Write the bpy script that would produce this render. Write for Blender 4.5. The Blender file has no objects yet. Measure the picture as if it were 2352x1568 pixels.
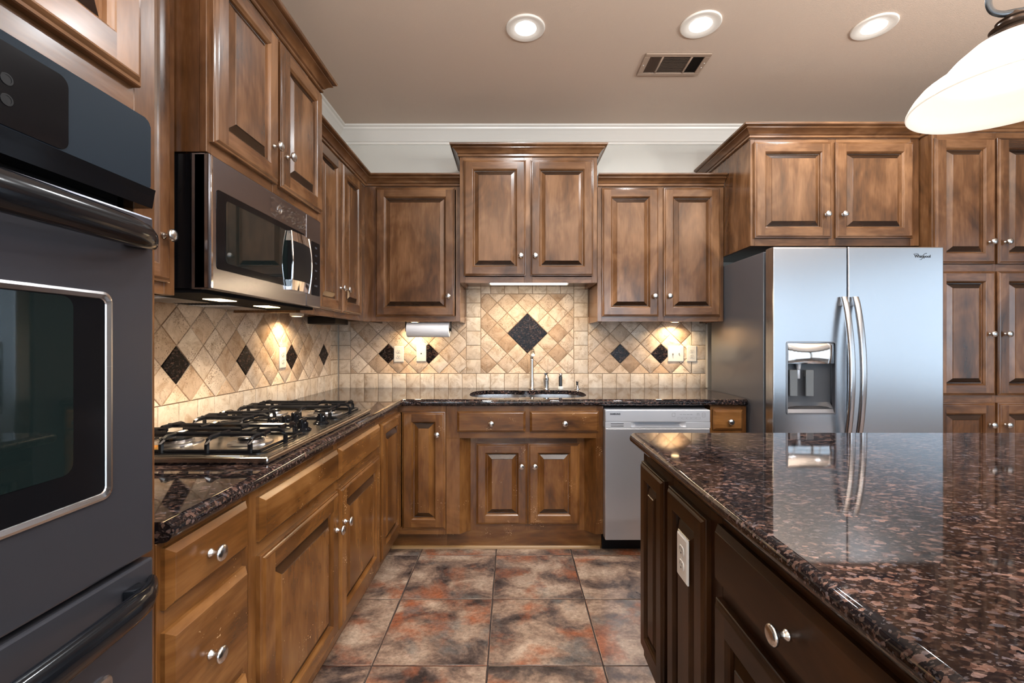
import bpy, bmesh, math, random
from mathutils import Matrix, Vector
from mathutils.geometry import tessellate_polygon
random.seed(7)
S = bpy.context.scene
COL = S.collection
PI = math.pi
# ---------------------------------------------------------------- camera, world, light, exposure
cam = bpy.data.objects.new('camera', bpy.data.cameras.new('camera'))
COL.objects.link(cam)
cam.data.sensor_width = 36.0
cam.data.lens = 1030.0 / 2352.0 * 36.0
cam.data.clip_start = 0.02
cam.location = (0, 0, 1.257)
cam.rotation_euler = (PI / 2, 0, 0)
S.camera = cam
S.view_settings.view_transform = 'Standard'
S.view_settings.look = 'None'
S.view_settings.gamma = 1.0
S.view_settings.use_curve_mapping = False
S.view_settings.exposure = 0.33
world = bpy.data.worlds.new('world'); S.world = world
world.use_nodes = True
world.node_tree.nodes['Background'].inputs[0].default_value = (0.72, 0.86, 1.0, 1)
world.node_tree.nodes['Background'].inputs[1].default_value = 0.9
DAY = (0.72, 0.86, 1.0)
SHADE_SKY = (0.66, 0.83, 1.0)
WARM = (1.0, 0.72, 0.42)
COOL = (0.93, 0.97, 1.0)

def area(name, loc, rot, sx, sy, power, color, shape='RECTANGLE', spread=180, parent=None):
    l = bpy.data.lights.new(name, 'AREA')
    l.shape = shape; l.size = sx; l.size_y = sy; l.energy = power; l.color = color
    l.spread = math.radians(spread)
    o = bpy.data.objects.new(name, l); COL.objects.link(o)
    o.location = loc; o.rotation_euler = rot
    if parent: o.parent = parent
    return o
ROOM = dict(x0=-1.297, x1=5.6, y0=-3.6, y1=3.33, h=2.83)
# daylight through the windows behind the camera (x0, x1, z0, z1 on the rear wall; y0, y1 on the wall to the side)
REAR_WINDOWS = [(-0.9, 0.5, 0.75, 2.3), (1.0, 2.6, 0.75, 2.3), (3.0, 5.5, 0.35, 2.5)]  # first two are unseen, added for frontal light on the sink cabinets
SIDE_WINDOWS = [(-3.5, -1.75, 0.55, 2.5), (-1.65, 0.2, 0.55, 2.5)]
for k, (a, b, c, d) in enumerate(REAR_WINDOWS):
    area('daylight', ((a + b) / 2, ROOM['y0'] - 0.06, (c + d) / 2), (PI / 2, 0, 0), b - a, d - c, (24 if k < 2 else 3.3) * (b - a) * (d - c), DAY if k < 2 else SHADE_SKY)
for a, b, c, d in SIDE_WINDOWS:
    area('daylight', (ROOM['x1'] + 0.06, (a + b) / 2, (c + d) / 2), (PI / 2, 0, PI / 2), b - a, d - c, 3.3 * (b - a) * (d - c), SHADE_SKY)
# recessed lights further back in the room
for x, y, e in ((-.13, -.83, 10), (.74, -.83, 34), (1.6, -.83, 10), (0.3, 0.75, 8), (3.6, 0.2, 10), (3.6, -1.8, 10), (0.4, -2.2, 10)):
    area('recessed_lamp', (x, y, 2.80), (0, 0, 0), 0.14, 0.14, e, COOL, 'DISK', 150)
for x, y in ((1.2, -.1), (-.35, -.15), (2.7, -.5), (2.4, .5)):  # unseen upward lamps, added to brighten the ceiling
    area('ceiling_fill', (x, y, 1.95), (PI, 0, 0), .36, .36, 46, (1.0, .97, .93), 'DISK')

# ---------------------------------------------------------------- materials
def mat(name):
    m = bpy.data.materials.new(name); m.use_nodes = True
    nt = m.node_tree
    return m, nt, nt.nodes['Principled BSDF']
def N(nt, t, **kw):
    n = nt.nodes.new(t)
    for k, v in kw.items():
        if hasattr(n, k): setattr(n, k, v)
    return n
def inp(n, **kw):
    for k, v in kw.items(): n.inputs[k.replace('_', ' ')].default_value = v
    return n
def ramp(nt, stops, interp='LINEAR'):
    r = nt.nodes.new('ShaderNodeValToRGB'); e = r.color_ramp.elements
    r.color_ramp.interpolation = interp
    while len(e) < len(stops): e.new(0.5)
    for el, (p, c) in zip(e, stops):
        el.position = p; el.color = (c[0], c[1], c[2], 1) if len(c) == 3 else c
    return r
def s2l(r, g, b):
    f = lambda c: (c / 255 / 12.92) if c / 255 <= .04045 else ((c / 255 + .055) / 1.055) ** 2.4
    return (f(r), f(g), f(b))
def plain(name, col, rough=0.5, metal=0.0, coat=0.0, spec=0.5, emit=None, es=0.0):
    m, nt, b = mat(name)
    b.inputs['Base Color'].default_value = (*col, 1)
    b.inputs['Roughness'].default_value = rough
    b.inputs['Metallic'].default_value = metal
    b.inputs['Coat Weight'].default_value = coat
    b.inputs['Coat Roughness'].default_value = 0.08
    b.inputs['Specular IOR Level'].default_value = spec
    if emit:
        b.inputs['Emission Color'].default_value = (*emit, 1)
        b.inputs['Emission Strength'].default_value = es
    return m
def noise(nt, vec, scale, detail=4, rough=0.55, dist=0.0):
    n = N(nt, 'ShaderNodeTexNoise'); inp(n, Scale=scale, Detail=detail, Roughness=rough, Distortion=dist)
    nt.links.new(vec, n.inputs['Vector']); return n
def mapping(nt, vec, scale=(1, 1, 1), loc=None):
    n = N(nt, 'ShaderNodeMapping'); n.inputs['Scale'].default_value = scale
    nt.links.new(vec, n.inputs['Vector'])
    if loc is not None: nt.links.new(loc, n.inputs['Location'])
    return n.outputs[0]
def mix(nt, fac, a, b, mode='MIX'):
    n = N(nt, 'ShaderNodeMix', data_type='RGBA', blend_type=mode)
    L = nt.links
    for k, v in ((0, fac), (6, a), (7, b)):
        if isinstance(v, (int, float)): n.inputs[k].default_value = v
        elif isinstance(v, tuple): n.inputs[k].default_value = (*v, 1)
        else: L.new(v, n.inputs[k])
    return n.outputs[2]
def bump(nt, h, strength, dist, b):
    n = N(nt, 'ShaderNodeBump'); inp(n, Strength=strength, Distance=dist)
    nt.links.new(h, n.inputs['Height']); nt.links.new(n.outputs[0], b.inputs['Normal'])

def wood(name, vertical=True, dark=(.040, .016, .006), mid=(.125, .053, .019), light=(.27, .132, .058), rough=.27, wear=False, coat=.22, spec=.5):
    m, nt, b = mat(name); L = nt.links
    tc = N(nt, 'ShaderNodeTexCoord'); oi = N(nt, 'ShaderNodeObjectInfo')
    off = N(nt, 'ShaderNodeVectorMath', operation='SCALE'); off.inputs[0].default_value = (37, 19, 53)
    L.new(oi.outputs['Random'], off.inputs['Scale'])
    k = (1, 1, .13) if vertical else (.13, .13, 1)
    v = mapping(nt, tc.outputs['Object'], k, off.outputs[0])
    n1 = noise(nt, v, 11, 3, .5, .6)
    n2 = noise(nt, v, 95, 3, .6)
    blot = noise(nt, mapping(nt, tc.outputs['Object'], (1, 1, .45) if vertical else (.45, .45, 1), off.outputs[0]), 5.5, 3, .6, .8)
    a = N(nt, 'ShaderNodeMath', operation='MULTIPLY_ADD'); a.inputs[1].default_value = .30
    L.new(n1.outputs[0], a.inputs[0]); 
    c = N(nt, 'ShaderNodeMath', operation='MULTIPLY'); c.inputs[1].default_value = .13
    L.new(n2.outputs[0], c.inputs[0]); L.new(c.outputs[0], a.inputs[2])
    d = N(nt, 'ShaderNodeMath', operation='MULTIPLY_ADD'); d.inputs[1].default_value = .52
    L.new(blot.outputs[0], d.inputs[0]); L.new(a.outputs[0], d.inputs[2])
    r = ramp(nt, [(.32, dark), (.46, mid), (.62, light)])
    L.new(d.outputs[0], r.inputs[0])
    hv = N(nt, 'ShaderNodeHueSaturation')
    mr = N(nt, 'ShaderNodeMapRange'); inp(mr, To_Min=.94, To_Max=1.10); L.new(oi.outputs['Random'], mr.inputs[0])
    L.new(mr.outputs[0], hv.inputs['Value']); L.new(r.outputs[0], hv.inputs['Color'])
    colr = hv.outputs[0]
    if wear:
        w = noise(nt, mapping(nt, tc.outputs['Object'], (1, 1, 1.5), off.outputs[0]), 120, 2, .5)
        w2 = noise(nt, tc.outputs['Object'], 9, 2, .5)
        wm = N(nt, 'ShaderNodeMath', operation='MULTIPLY'); L.new(w.outputs[0], wm.inputs[0]); L.new(w2.outputs[0], wm.inputs[1])
        wr = ramp(nt, [(.435, (0, 0, 0)), (.455, (1, 1, 1))]); L.new(wm.outputs[0], wr.inputs[0])
        colr = mix(nt, wr.outputs[0], colr, (.50, .31, .15))
    L.new(colr, b.inputs['Base Color'])
    b.inputs['Roughness'].default_value = rough
    b.inputs['Specular IOR Level'].default_value = spec
    b.inputs['Coat Weight'].default_value = coat; b.inputs['Coat Roughness'].default_value = .16
    bump(nt, n2.outputs[0], .06, .002, b)
    return m
WV = wood('stained_wood_upright', True); WH = wood('stained_wood_level', False)
BC = dict(dark=(.042, .015, .004), mid=(.132, .051, .0115), light=(.26, .118, .034))
BV = wood('worn_wood_upright', True, wear=True, **BC); BH = wood('worn_wood_level', False, wear=True, **BC)
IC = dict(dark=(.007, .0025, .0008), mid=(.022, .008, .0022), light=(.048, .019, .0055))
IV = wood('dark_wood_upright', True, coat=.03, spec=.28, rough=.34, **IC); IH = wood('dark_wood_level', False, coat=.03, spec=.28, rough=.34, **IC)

# darker wood for the top and bottom bevels of the door panels
WE = wood('dark_bevel_wood', False, dark=(.010, .004, .002), mid=(.028, .012, .005), light=(.055, .026, .012))
BE = wood('dark_bevel_base_wood', False, dark=(.012, .0045, .0015), mid=(.032, .013, .004), light=(.065, .028, .009))
IE = wood('dark_bevel_island_wood', False, dark=(.005, .002, .001), mid=(.012, .005, .002), light=(.022, .009, .003))
def granite(name, rough, spec=.42, k=1.0):
    m, nt, b = mat(name); L = nt.links
    tc = N(nt, 'ShaderNodeTexCoord')
    vec = mapping(nt, tc.outputs['Object'], (.62, 1, 1))
    nz = noise(nt, vec, 150, 4, .7)
    sc = N(nt, 'ShaderNodeVectorMath', operation='SCALE'); sc.inputs['Scale'].default_value = .0055
    L.new(nz.outputs['Color'], sc.inputs[0])
    ad = N(nt, 'ShaderNodeVectorMath', operation='ADD'); L.new(vec, ad.inputs[0]); L.new(sc.outputs[0], ad.inputs[1])
    v1 = N(nt, 'ShaderNodeTexVoronoi'); inp(v1, Scale=150.0); L.new(ad.outputs[0], v1.inputs['Vector'])
    v2 = N(nt, 'ShaderNodeTexVoronoi'); inp(v2, Scale=340.0); L.new(ad.outputs[0], v2.inputs['Vector'])
    s1 = N(nt, 'ShaderNodeSeparateColor'); L.new(v1.outputs['Color'], s1.inputs[0])
    s2 = N(nt, 'ShaderNodeSeparateColor'); L.new(v2.outputs['Color'], s2.inputs[0])
    r1 = ramp(nt, [(0, (.004, .004, .006)), (.60, (.007, .006, .007)), (.72, (.024, .014, .012)), (.84, (.095, .048, .035)), (.94, (.22, .13, .10)), (1, (.10, .10, .12))])
    L.new(s1.outputs[0], r1.inputs[0])
    r2 = ramp(nt, [(0, (.005, .005, .008)), (.6, (.010, .008, .009)), (.78, (.045, .028, .023)), (.92, (.15, .10, .08)), (1, (.13, .13, .15))])
    L.new(s2.outputs[1], r2.inputs[0])
    big = noise(nt, tc.outputs['Object'], 9, 2, .5)
    rb = ramp(nt, [(.35, (.5 * k, .5 * k, .5 * k)), (.65, (1.15 * k, 1.1 * k, 1.08 * k))]); L.new(big.outputs[0], rb.inputs[0])
    c = mix(nt, .40, r1.outputs[0], r2.outputs[0])
    c = mix(nt, 1.0, c, rb.outputs[0], 'MULTIPLY')
    L.new(c, b.inputs['Base Color'])
    b.inputs['Roughness'].default_value = rough
    b.inputs['IOR'].default_value = 1.5
    b.inputs['Specular IOR Level'].default_value = spec
    return m
GRAN = granite('brown_granite', .045); GRANA = granite('honed_dark_granite', .25, .15, .6)

def travertine(name, cols, pits=.56):
    m, nt, b = mat(name); L = nt.links
    g = N(nt, 'ShaderNodeNewGeometry'); tc = N(nt, 'ShaderNodeTexCoord')
    off = N(nt, 'ShaderNodeVectorMath', operation='SCALE'); off.inputs[0].default_value = (31, 47, 23)
    L.new(g.outputs['Random Per Island'], off.inputs['Scale'])
    v = mapping(nt, tc.outputs['Object'], (1, 1, 1), off.outputs[0])
    r = ramp(nt, cols); L.new(g.outputs['Random Per Island'], r.inputs[0])
    n1 = noise(nt, v, 14, 5, .65, 1.0)
    r1 = ramp(nt, [(.32, (.66, .55, .44)), (.47, (.92, .88, .83)), (.65, (1.10, 1.09, 1.08))]); L.new(n1.outputs[0], r1.inputs[0])
    c = mix(nt, 1.0, r.outputs[0], r1.outputs[0], 'MULTIPLY')
    n2 = noise(nt, v, 180, 3, .6, .5); n3 = noise(nt, v, 13, 2, .5)
    mm = N(nt, 'ShaderNodeMath', operation='MULTIPLY_ADD'); mm.inputs[1].default_value = .35
    L.new(n3.outputs[0], mm.inputs[0]); L.new(n2.outputs[0], mm.inputs[2])
    p = ramp(nt, [(pits + .22, (0, 0, 0)), (pits + .25, (1, 1, 1))]); L.new(mm.outputs[0], p.inputs[0])
    c = mix(nt, p.outputs[0], c, (.30, .20, .125))
    L.new(c, b.inputs['Base Color']); b.inputs['Roughness'].default_value = .55
    inv = N(nt, 'ShaderNodeMath', operation='SUBTRACT'); inv.inputs[0].default_value = 1; L.new(p.outputs[0], inv.inputs[1])
    bump(nt, inv.outputs[0], .4, .0015, b)
    return m
TRAV_TAN = travertine('tan_travertine', [(0, (.45, .31, .20)), (.12, (.57, .43, .31)), (.4, (.68, .545, .42)), (.75, (.75, .63, .51)), (1, (.80, .70, .58))])
TRAV_CREAM = travertine('cream_travertine', [(0, (.66, .56, .45)), (.5, (.74, .66, .56)), (1, (.80, .73, .63))], .62)
GROUT = plain('sand_grout', (.36, .26, .18), .9)

def floor_mat():
    m, nt, b = mat('slate_look_tile'); L = nt.links
    g = N(nt, 'ShaderNodeNewGeometry'); tc = N(nt, 'ShaderNodeTexCoord')
    off = N(nt, 'ShaderNodeVectorMath', operation='SCALE'); off.inputs[0].default_value = (31, 47, 23)
    L.new(g.outputs['Random Per Island'], off.inputs['Scale'])
    v = mapping(nt, tc.outputs['Object'], (1, 1.25, 1), off.outputs[0])
    n1 = noise(nt, v, 4.6, 6, .62, .5)
    r1 = ramp(nt, [(.34, (.035, .025, .023)), (.43, (.10, .070, .058)), (.52, (.25, .165, .118)), (.66, (.46, .34, .25))]); L.new(n1.outputs[0], r1.inputs[0])
    v2 = mapping(nt, tc.outputs['Object'], (1, 1, 1), off.outputs[0])
    n2 = noise(nt, v2, 3.4, 5, .6, .4)
    r2 = ramp(nt, [(.52, (0, 0, 0)), (.62, (.9, .9, .9))]); L.new(n2.outputs[1], r2.inputs[0])
    c = mix(nt, r2.outputs[0], r1.outputs[0], (.30, .092, .038))
    n4 = noise(nt, mapping(nt, tc.outputs['Object'], (1, 1, 1), off.outputs[0]), 5, 4, .6)
    r4 = ramp(nt, [(.56, (0, 0, 0)), (.68, (.6, .6, .6))]); L.new(n4.outputs[0], r4.inputs[0])
    c = mix(nt, r4.outputs[0], c, (.12, .125, .12))
    n3 = noise(nt, v, 60, 4, .7)
    r3 = ramp(nt, [(.3, (.62, .62, .62)), (.7, (1.25, 1.25, 1.25))]); L.new(n3.outputs[0], r3.inputs[0])
    c = mix(nt, 1.0, c, r3.outputs[0], 'MULTIPLY')
    L.new(c, b.inputs['Base Color']); b.inputs['Roughness'].default_value = .27
    bump(nt, n1.outputs[0], .25, .01, b)
    return m
FLOOR = floor_mat()
FGROUT = plain('dark_floor_grout', (.040, .028, .024), .85)

def painted(name, col, tex=0.0, scale=150, rough=.6):
    m, nt, b = mat(name)
    b.inputs['Base Color'].default_value = (*col, 1); b.inputs['Roughness'].default_value = rough
    if tex:
        tc = N(nt, 'ShaderNodeTexCoord'); n = noise(nt, tc.outputs['Object'], scale, 3, .6)
        bump(nt, n.outputs[0], tex, .004, b)
    return m
CEIL = painted('tan_textured_ceiling', s2l(214, 194, 176), .32, 260, .7)
WALLM = painted('pale_grey_wall', s2l(218, 214, 204), .15, 160, .6)
WALLD = painted('grey_wall', s2l(128, 126, 124), .15, 160, .6)
TRIMW = painted('cream_gloss_trim', s2l(240, 234, 224), 0, 1, .3)

def steel(name, col, rough, axis='x', streak=.03, metal=1.0):
    m, nt, b = mat(name); L = nt.links
    tc = N(nt, 'ShaderNodeTexCoord')
    k = {'x': (2, 2, 700), 'z': (700, 700, 2)}[axis]
    n = noise(nt, mapping(nt, tc.outputs['Object'], k), 1, 2, .5)
    mr = N(nt, 'ShaderNodeMapRange'); inp(mr, To_Min=rough - streak, To_Max=rough + streak); L.new(n.outputs[0], mr.inputs[0])
    L.new(mr.outputs[0], b.inputs['Roughness'])
    b.inputs['Base Color'].default_value = (*col, 1); b.inputs['Metallic'].default_value = metal
    bump(nt, n.outputs[0], .015, .0005, b)
    return m
STEEL = steel('brushed_steel', (.60, .60, .61), .26, 'x')
STEELV = steel('brushed_steel_upright', (.55, .555, .57), .24, 'z')
DSTEEL = steel('dark_brushed_steel', (.33, .325, .335), .30, 'x')
MWSTEEL = steel('microwave_steel', (.30, .295, .32), .24, 'x', .03)
WARMSTEEL = steel('cooktop_steel', (.56, .52, .47), .22, 'x')
NICKEL = plain('satin_nickel', (.66, .64, .61), .24, 1.0)
CHROME = plain('chrome', (.80, .81, .82), .06, 1.0)
FSIDE = plain('fridge_side_paint', (.085, .085, .092), .30, 0, .2)
BLACK = plain('black_gloss', (.005, .005, .006), .12, 0, 0, .16)
HANDLEB = plain('black_handle_gloss', (.005, .006, .008), .14, 0, 0, .4)
BLACKS = plain('black_satin', (.008, .008, .009), .42, 0, 0, .16)
BLUEBLK = plain('blue_black_panel', (.010, .017, .026), .5, 0, 0, .12)
IRON = plain('black_enamel_iron', (.008, .008, .009), .16)
GLASSBLK = plain('dark_oven_glass', (.006, .011, .011), .03, 0, 0, .8)
WHITEP = plain('white_plastic', (.78, .76, .71), .28)
WHITEP2 = plain('white_plastic_inset', (.72, .70, .65), .3)
DARKHOLE = plain('dark_hole', (.01, .01, .01), .6)
PAPER = painted('white_paper', (.86, .86, .87), .3, 220, .85)
LGREY = plain('light_grey_panel', (.50, .53, .58), .32, .35)
INK = plain('grey_ink', (.12, .13, .16), .5)
INKD = plain('dark_ink', (.012, .016, .022), .4)
GREYP = plain('grey_plastic', (.055, .060, .070), .4)
PADDLE = plain('paddle_plastic', (.13, .145, .155), .4)
BRONZE = plain('oiled_bronze', (.055, .062, .070), .33, .8)
BRONZEB = plain('brown_bronze', (.050, .032, .022), .33, .7)
LAMPC = plain('lit_cool_lens', (1, 1, 1), .5, emit=(.93, .97, 1.0), es=14)
LAMPW = plain('lit_warm_lens', (1, .9, .7), .5, emit=(1.0, .80, .52), es=9)
LAMPH = plain('lit_hood_lens', (1, .9, .7), .5, emit=(1.0, .68, .34), es=9)
SHOE = plain('pale_shoe_wood', (.30, .175, .070), .4)
OAKBALL = plain('orange_plastic', (.75, .38, .08), .4)

def shade_mat():
    m = bpy.data.materials.new('alabaster_glass'); m.use_nodes = True
    nt = m.node_tree; nt.nodes.remove(nt.nodes['Principled BSDF']); L = nt.links
    d = N(nt, 'ShaderNodeBsdfDiffuse'); d.inputs[0].default_value = (.84, .80, .74, 1)
    t = N(nt, 'ShaderNodeBsdfTranslucent'); t.inputs[0].default_value = (.90, .86, .80, 1)
    gl = N(nt, 'ShaderNodeBsdfGlossy'); gl.inputs['Roughness'].default_value = .15
    e = N(nt, 'ShaderNodeEmission'); e.inputs[0].default_value = (1, .95, .91, 1); e.inputs[1].default_value = .16
    m1 = N(nt, 'ShaderNodeMixShader'); m1.inputs[0].default_value = .5; L.new(d.outputs[0], m1.inputs[1]); L.new(t.outputs[0], m1.inputs[2])
    m2 = N(nt, 'ShaderNodeMixShader'); m2.inputs[0].default_value = .05; L.new(m1.outputs[0], m2.inputs[1]); L.new(gl.outputs[0], m2.inputs[2])
    a = N(nt, 'ShaderNodeAddShader'); L.new(m2.outputs[0], a.inputs[0]); L.new(e.outputs[0], a.inputs[1])
    L.new(a.outputs[0], nt.nodes['Material Output'].inputs[0])
    return m
SHADE = shade_mat()
def clear_mat(name, gloss=.12, tint=(1, 1, 1)):
    m = bpy.data.materials.new(name); m.use_nodes = True
    nt = m.node_tree; nt.nodes.remove(nt.nodes['Principled BSDF']); L = nt.links
    t = N(nt, 'ShaderNodeBsdfTransparent'); t.inputs[0].default_value = (*tint, 1)
    g = N(nt, 'ShaderNodeBsdfGlossy'); g.inputs['Roughness'].default_value = .03
    x = N(nt, 'ShaderNodeMixShader'); x.inputs[0].default_value = gloss
    L.new(t.outputs[0], x.inputs[1]); L.new(g.outputs[0], x.inputs[2]); L.new(x.outputs[0], nt.nodes['Material Output'].inputs[0])
    return m
PANE = clear_mat('window_glass', .06)
FILM = clear_mat('clear_film', .16)

# ---------------------------------------------------------------- mesh helpers
class MB:
    def __init__(s): s.bm = bmesh.new(); s.mi = 0; s.M = Matrix.Identity(4)
    def v(s, p): return s.bm.verts.new(s.M @ Vector(p))
    def f(s, vs, mi=None):
        try:
            fc = s.bm.faces.new(vs); fc.material_index = s.mi if mi is None else mi; return fc
        except ValueError: return None
    def quad(s, a, b, c, d, mi=None): return s.f([s.v(a), s.v(b), s.v(c), s.v(d)], mi)
    def box(s, x0, x1, y0, y1, z0, z1, bev=0, seg=2, mi=None):
        if x1 < x0: x0, x1 = x1, x0
        if y1 < y0: y0, y1 = y1, y0
        if z1 < z0: z0, z1 = z1, z0
        P = [s.v(p) for p in ((x0, y0, z0), (x1, y0, z0), (x1, y1, z0), (x0, y1, z0), (x0, y0, z1), (x1, y0, z1), (x1, y1, z1), (x0, y1, z1))]
        fs = [s.f([P[i] for i in q], mi) for q in ((0, 3, 2, 1), (4, 5, 6, 7), (0, 1, 5, 4), (1, 2, 6, 5), (2, 3, 7, 6), (3, 0, 4, 7))]
        if bev:
            es = list({e for f in fs for e in f.edges})
            r = bmesh.ops.bevel(s.bm, geom=es, offset=bev, segments=seg, profile=.5, affect='EDGES', clamp_overlap=True)
            for f in r['faces']: f.material_index = s.mi if mi is None else mi
        return s
    def rings(s, rs, closed=True, cap0=False, cap1=False, mi=None):
        R = [[s.v(p) for p in r] for r in rs]
        n = len(R[0])
        for a, b in zip(R, R[1:]):
            for i in range(n if closed else n - 1):
                j = (i + 1) % n
                s.f([a[i], a[j], b[j], b[i]], mi)
        if cap0: s.f(list(reversed(R[0])), mi)
        if cap1: s.f(R[-1], mi)
        return R
    def lathe(s, prof, n=24, M=None, cap0=True, cap1=True, mi=None):
        old = s.M
        if M is not None: s.M = s.M @ M
        rs = [[(max(r, 1e-5) * math.cos(2 * PI * i / n), max(r, 1e-5) * math.sin(2 * PI * i / n), z) for i in range(n)] for r, z in prof]
        s.rings(rs, True, cap0, cap1, mi); s.M = old; return s
    def tube(s, pts, r, n=10, caps=True, mi=None, flat=None, up=(0, 0, 1)):
        pts = [Vector(p) for p in pts]; rs = []
        for i, p in enumerate(pts):
            t = (pts[min(i + 1, len(pts) - 1)] - pts[max(i - 1, 0)]).normalized()
            u = Vector(up)
            if abs(t.dot(u)) > .96: u = Vector((0, 1, 0)) if abs(t.y) < .9 else Vector((1, 0, 0))
            a = t.cross(u).normalized(); b = a.cross(t).normalized()
            rr = r[i] if isinstance(r, (list, tuple)) else r
            ra, rb = (rr, rr) if flat is None else (rr * flat[0], rr * flat[1])
            rs.append([p + a * ra * math.cos(2 * PI * (k + .5) / n) + b * rb * math.sin(2 * PI * (k + .5) / n) for k in range(n)])
        s.rings(rs, True, caps, caps, mi); return s
    def prism(s, poly, axis, a, b, bev=0, mi=None):
        """extrude a 2D polygon along an axis ('x','y','z')"""
        def P(u, w, t):
            return {'x': (t, u, w), 'y': (u, t, w), 'z': (u, w, t)}[axis]
        r0 = [s.v(P(u, w, a)) for u, w in poly]; r1 = [s.v(P(u, w, b)) for u, w in poly]
        n = len(poly); fs = []
        for i in range(n):
            j = (i + 1) % n; fs.append(s.f([r0[i], r0[j], r1[j], r1[i]], mi))
        c0 = s.f(list(reversed(r0)), mi); c1 = s.f(r1, mi)
        if bev:
            es = list({e for f in (c0, c1) if f for e in f.edges})
            r = bmesh.ops.bevel(s.bm, geom=es, offset=bev, segments=2, profile=.5, affect='EDGES', clamp_overlap=True)
        return s
    def sweep(s, prof, path, shear=(0, 0), mi=None):
        """prof: closed polygon of (out, z); path: 2D polyline, outward = right of the direction"""
        pts = [Vector((p[0], p[1])) for p in path]; rs = []
        for i, p in enumerate(pts):
            d0 = (pts[i] - pts[i - 1]).normalized() if i else None
            d1 = (pts[i + 1] - pts[i]).normalized() if i < len(pts) - 1 else None
            if d0 is None: m = Vector((d1.y, -d1.x)) + d1 * shear[0]
            elif d1 is None: m = Vector((d0.y, -d0.x)) + d0 * shear[1]
            else:
                n0 = Vector((d0.y, -d0.x)); n1 = Vector((d1.y, -d1.x))
                m = (n0 + n1) / (1 + n0.dot(n1))
            rs.append([(p.x + m.x * o, p.y + m.y * o, z) for o, z in prof])
        s.rings(rs, True, True, True, mi); return s
    def build(s, name, mats, parent=None, smooth=35, recalc=True):
        if recalc: bmesh.ops.recalc_face_normals(s.bm, faces=s.bm.faces)
        me = bpy.data.meshes.new(name); s.bm.to_mesh(me); s.bm.free()
        for m in (mats if isinstance(mats, (list, tuple)) else [mats]): me.materials.append(m)
        if smooth:
            me.polygons.foreach_set('use_smooth', [True] * len(me.polygons))
            me.set_sharp_from_angle(angle=math.radians(smooth))
            if smooth in (30, 35):      # broad flat faces keep their own plane
                for p in me.polygons:
                    if p.area > 1.5e-3: p.use_smooth = False
        o = bpy.data.objects.new(name, me); COL.objects.link(o)
        if parent: o.parent = parent
        return o
def thing(name, label, cat, loc=(0, 0, 0), rz=0, group=None):
    o = bpy.data.objects.new(name, None); COL.objects.link(o)
    o.empty_display_size = .1
    o.location = loc; o.rotation_euler = (0, 0, rz)
    return tag(o, label, cat, group)
def tag(o, label, cat, group=None):
    o['label'] = label; o['category'] = cat
    if group: o['group'] = group
    return o
def struct(o, label, cat):
    o['kind'] = 'structure'; o['label'] = label; o['category'] = cat; return o
def rrect(x0, x1, z0, z1, r, n=6):
    pts = []
    for cx, cz, a0 in ((x1 - r, z1 - r, 0), (x0 + r, z1 - r, 90), (x0 + r, z0 + r, 180), (x1 - r, z0 + r, 270)):
        for i in range(n + 1):
            a = math.radians(a0 + 90 * i / n); pts.append((cx + r * math.cos(a), cz + r * math.sin(a)))
    return pts
def text(body, name, size, m, parent, loc, rot=(PI / 2, 0, 0), align='CENTER', ext=.0004, sx=1.0, shear=0, bold=0.0):
    cu = bpy.data.curves.new(name, 'FONT'); cu.body = body; cu.size = size; cu.align_x = align; cu.align_y = 'CENTER'
    cu.extrude = ext; cu.offset = bold; cu.shear = shear; cu.materials.append(m)
    t = bpy.data.objects.new(name, cu); COL.objects.link(t)
    me = bpy.data.meshes.new_from_object(t.evaluated_get(bpy.context.evaluated_depsgraph_get()))
    bpy.data.objects.remove(t); bpy.data.curves.remove(cu)
    me.name = name
    if not me.materials: me.materials.append(m)
    o = bpy.data.objects.new(name, me); COL.objects.link(o); o.parent = parent
    o.location = loc; o.rotation_euler = rot; o.scale = (sx, 1, 1)
    return o

# ---------------------------------------------------------------- room shell
X0, X1, Y0, Y1, H = ROOM['x0'], ROOM['x1'], ROOM['y0'], ROOM['y1'], ROOM['h']
mb = MB(); mb.box(X0, X1, Y0, Y1, -.06, -.006, mi=1)
TS = .449; gx0 = -.095; gy0 = 2.638
i0 = int((X0 - gx0) / TS) - 1
for i in range(i0, 16):
    for j in range(-2, 15):
        a, b2 = gx0 + i * TS + .0025, gx0 + (i + 1) * TS - .0025
        c, d = gy0 - j * TS - TS + .0025, gy0 - j * TS - .0025
        a, b2, c, d = max(a, X0), min(b2, X1), max(c, Y0), min(d, Y1)
        if b2 - a > .02 and d - c > .02: mb.box(a, b2, c, d, -.008, 0, .0022, 2, 0)
struct(mb.build('floor', [FLOOR, FGROUT]), 'mottled brown and rust slate look tile floor', 'floor')
mb = MB(); mb.box(X0, X1, Y0, Y1, H, H + .05)
struct(mb.build('ceiling', CEIL), 'tan textured ceiling', 'ceiling')
mb = MB(); mb.box(X0 - .05, X1 + .05, Y1, Y1 + .05, 0, H)
struct(mb.build('wall_back', WALLM), 'pale grey wall above the sink cabinets', 'wall')
mb = MB(); mb.box(X0 - .05, X0, Y0, Y1, 0, H)
struct(mb.build('wall_left', WALLM), 'pale grey wall behind the cooktop', 'wall')
def holed_wall(name, lo, hi, holes, mk, label):
    mb = MB(); cuts = sorted(holes)
    u = lo
    for a, b, c, d in cuts:
        mk(mb, u, a, 0, H); mk(mb, a, b, 0, c); mk(mb, a, b, d, H); u = b
    mk(mb, u, hi, 0, H)
    struct(mb.build(name, WALLD), label, 'wall')
holed_wall('wall_rear', X0 - .05, X1 + .05, REAR_WINDOWS, lambda mb, a, b, c, d: mb.box(a, b, Y0 - .05, Y0, c, d), 'pale grey wall with windows across the room')
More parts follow.
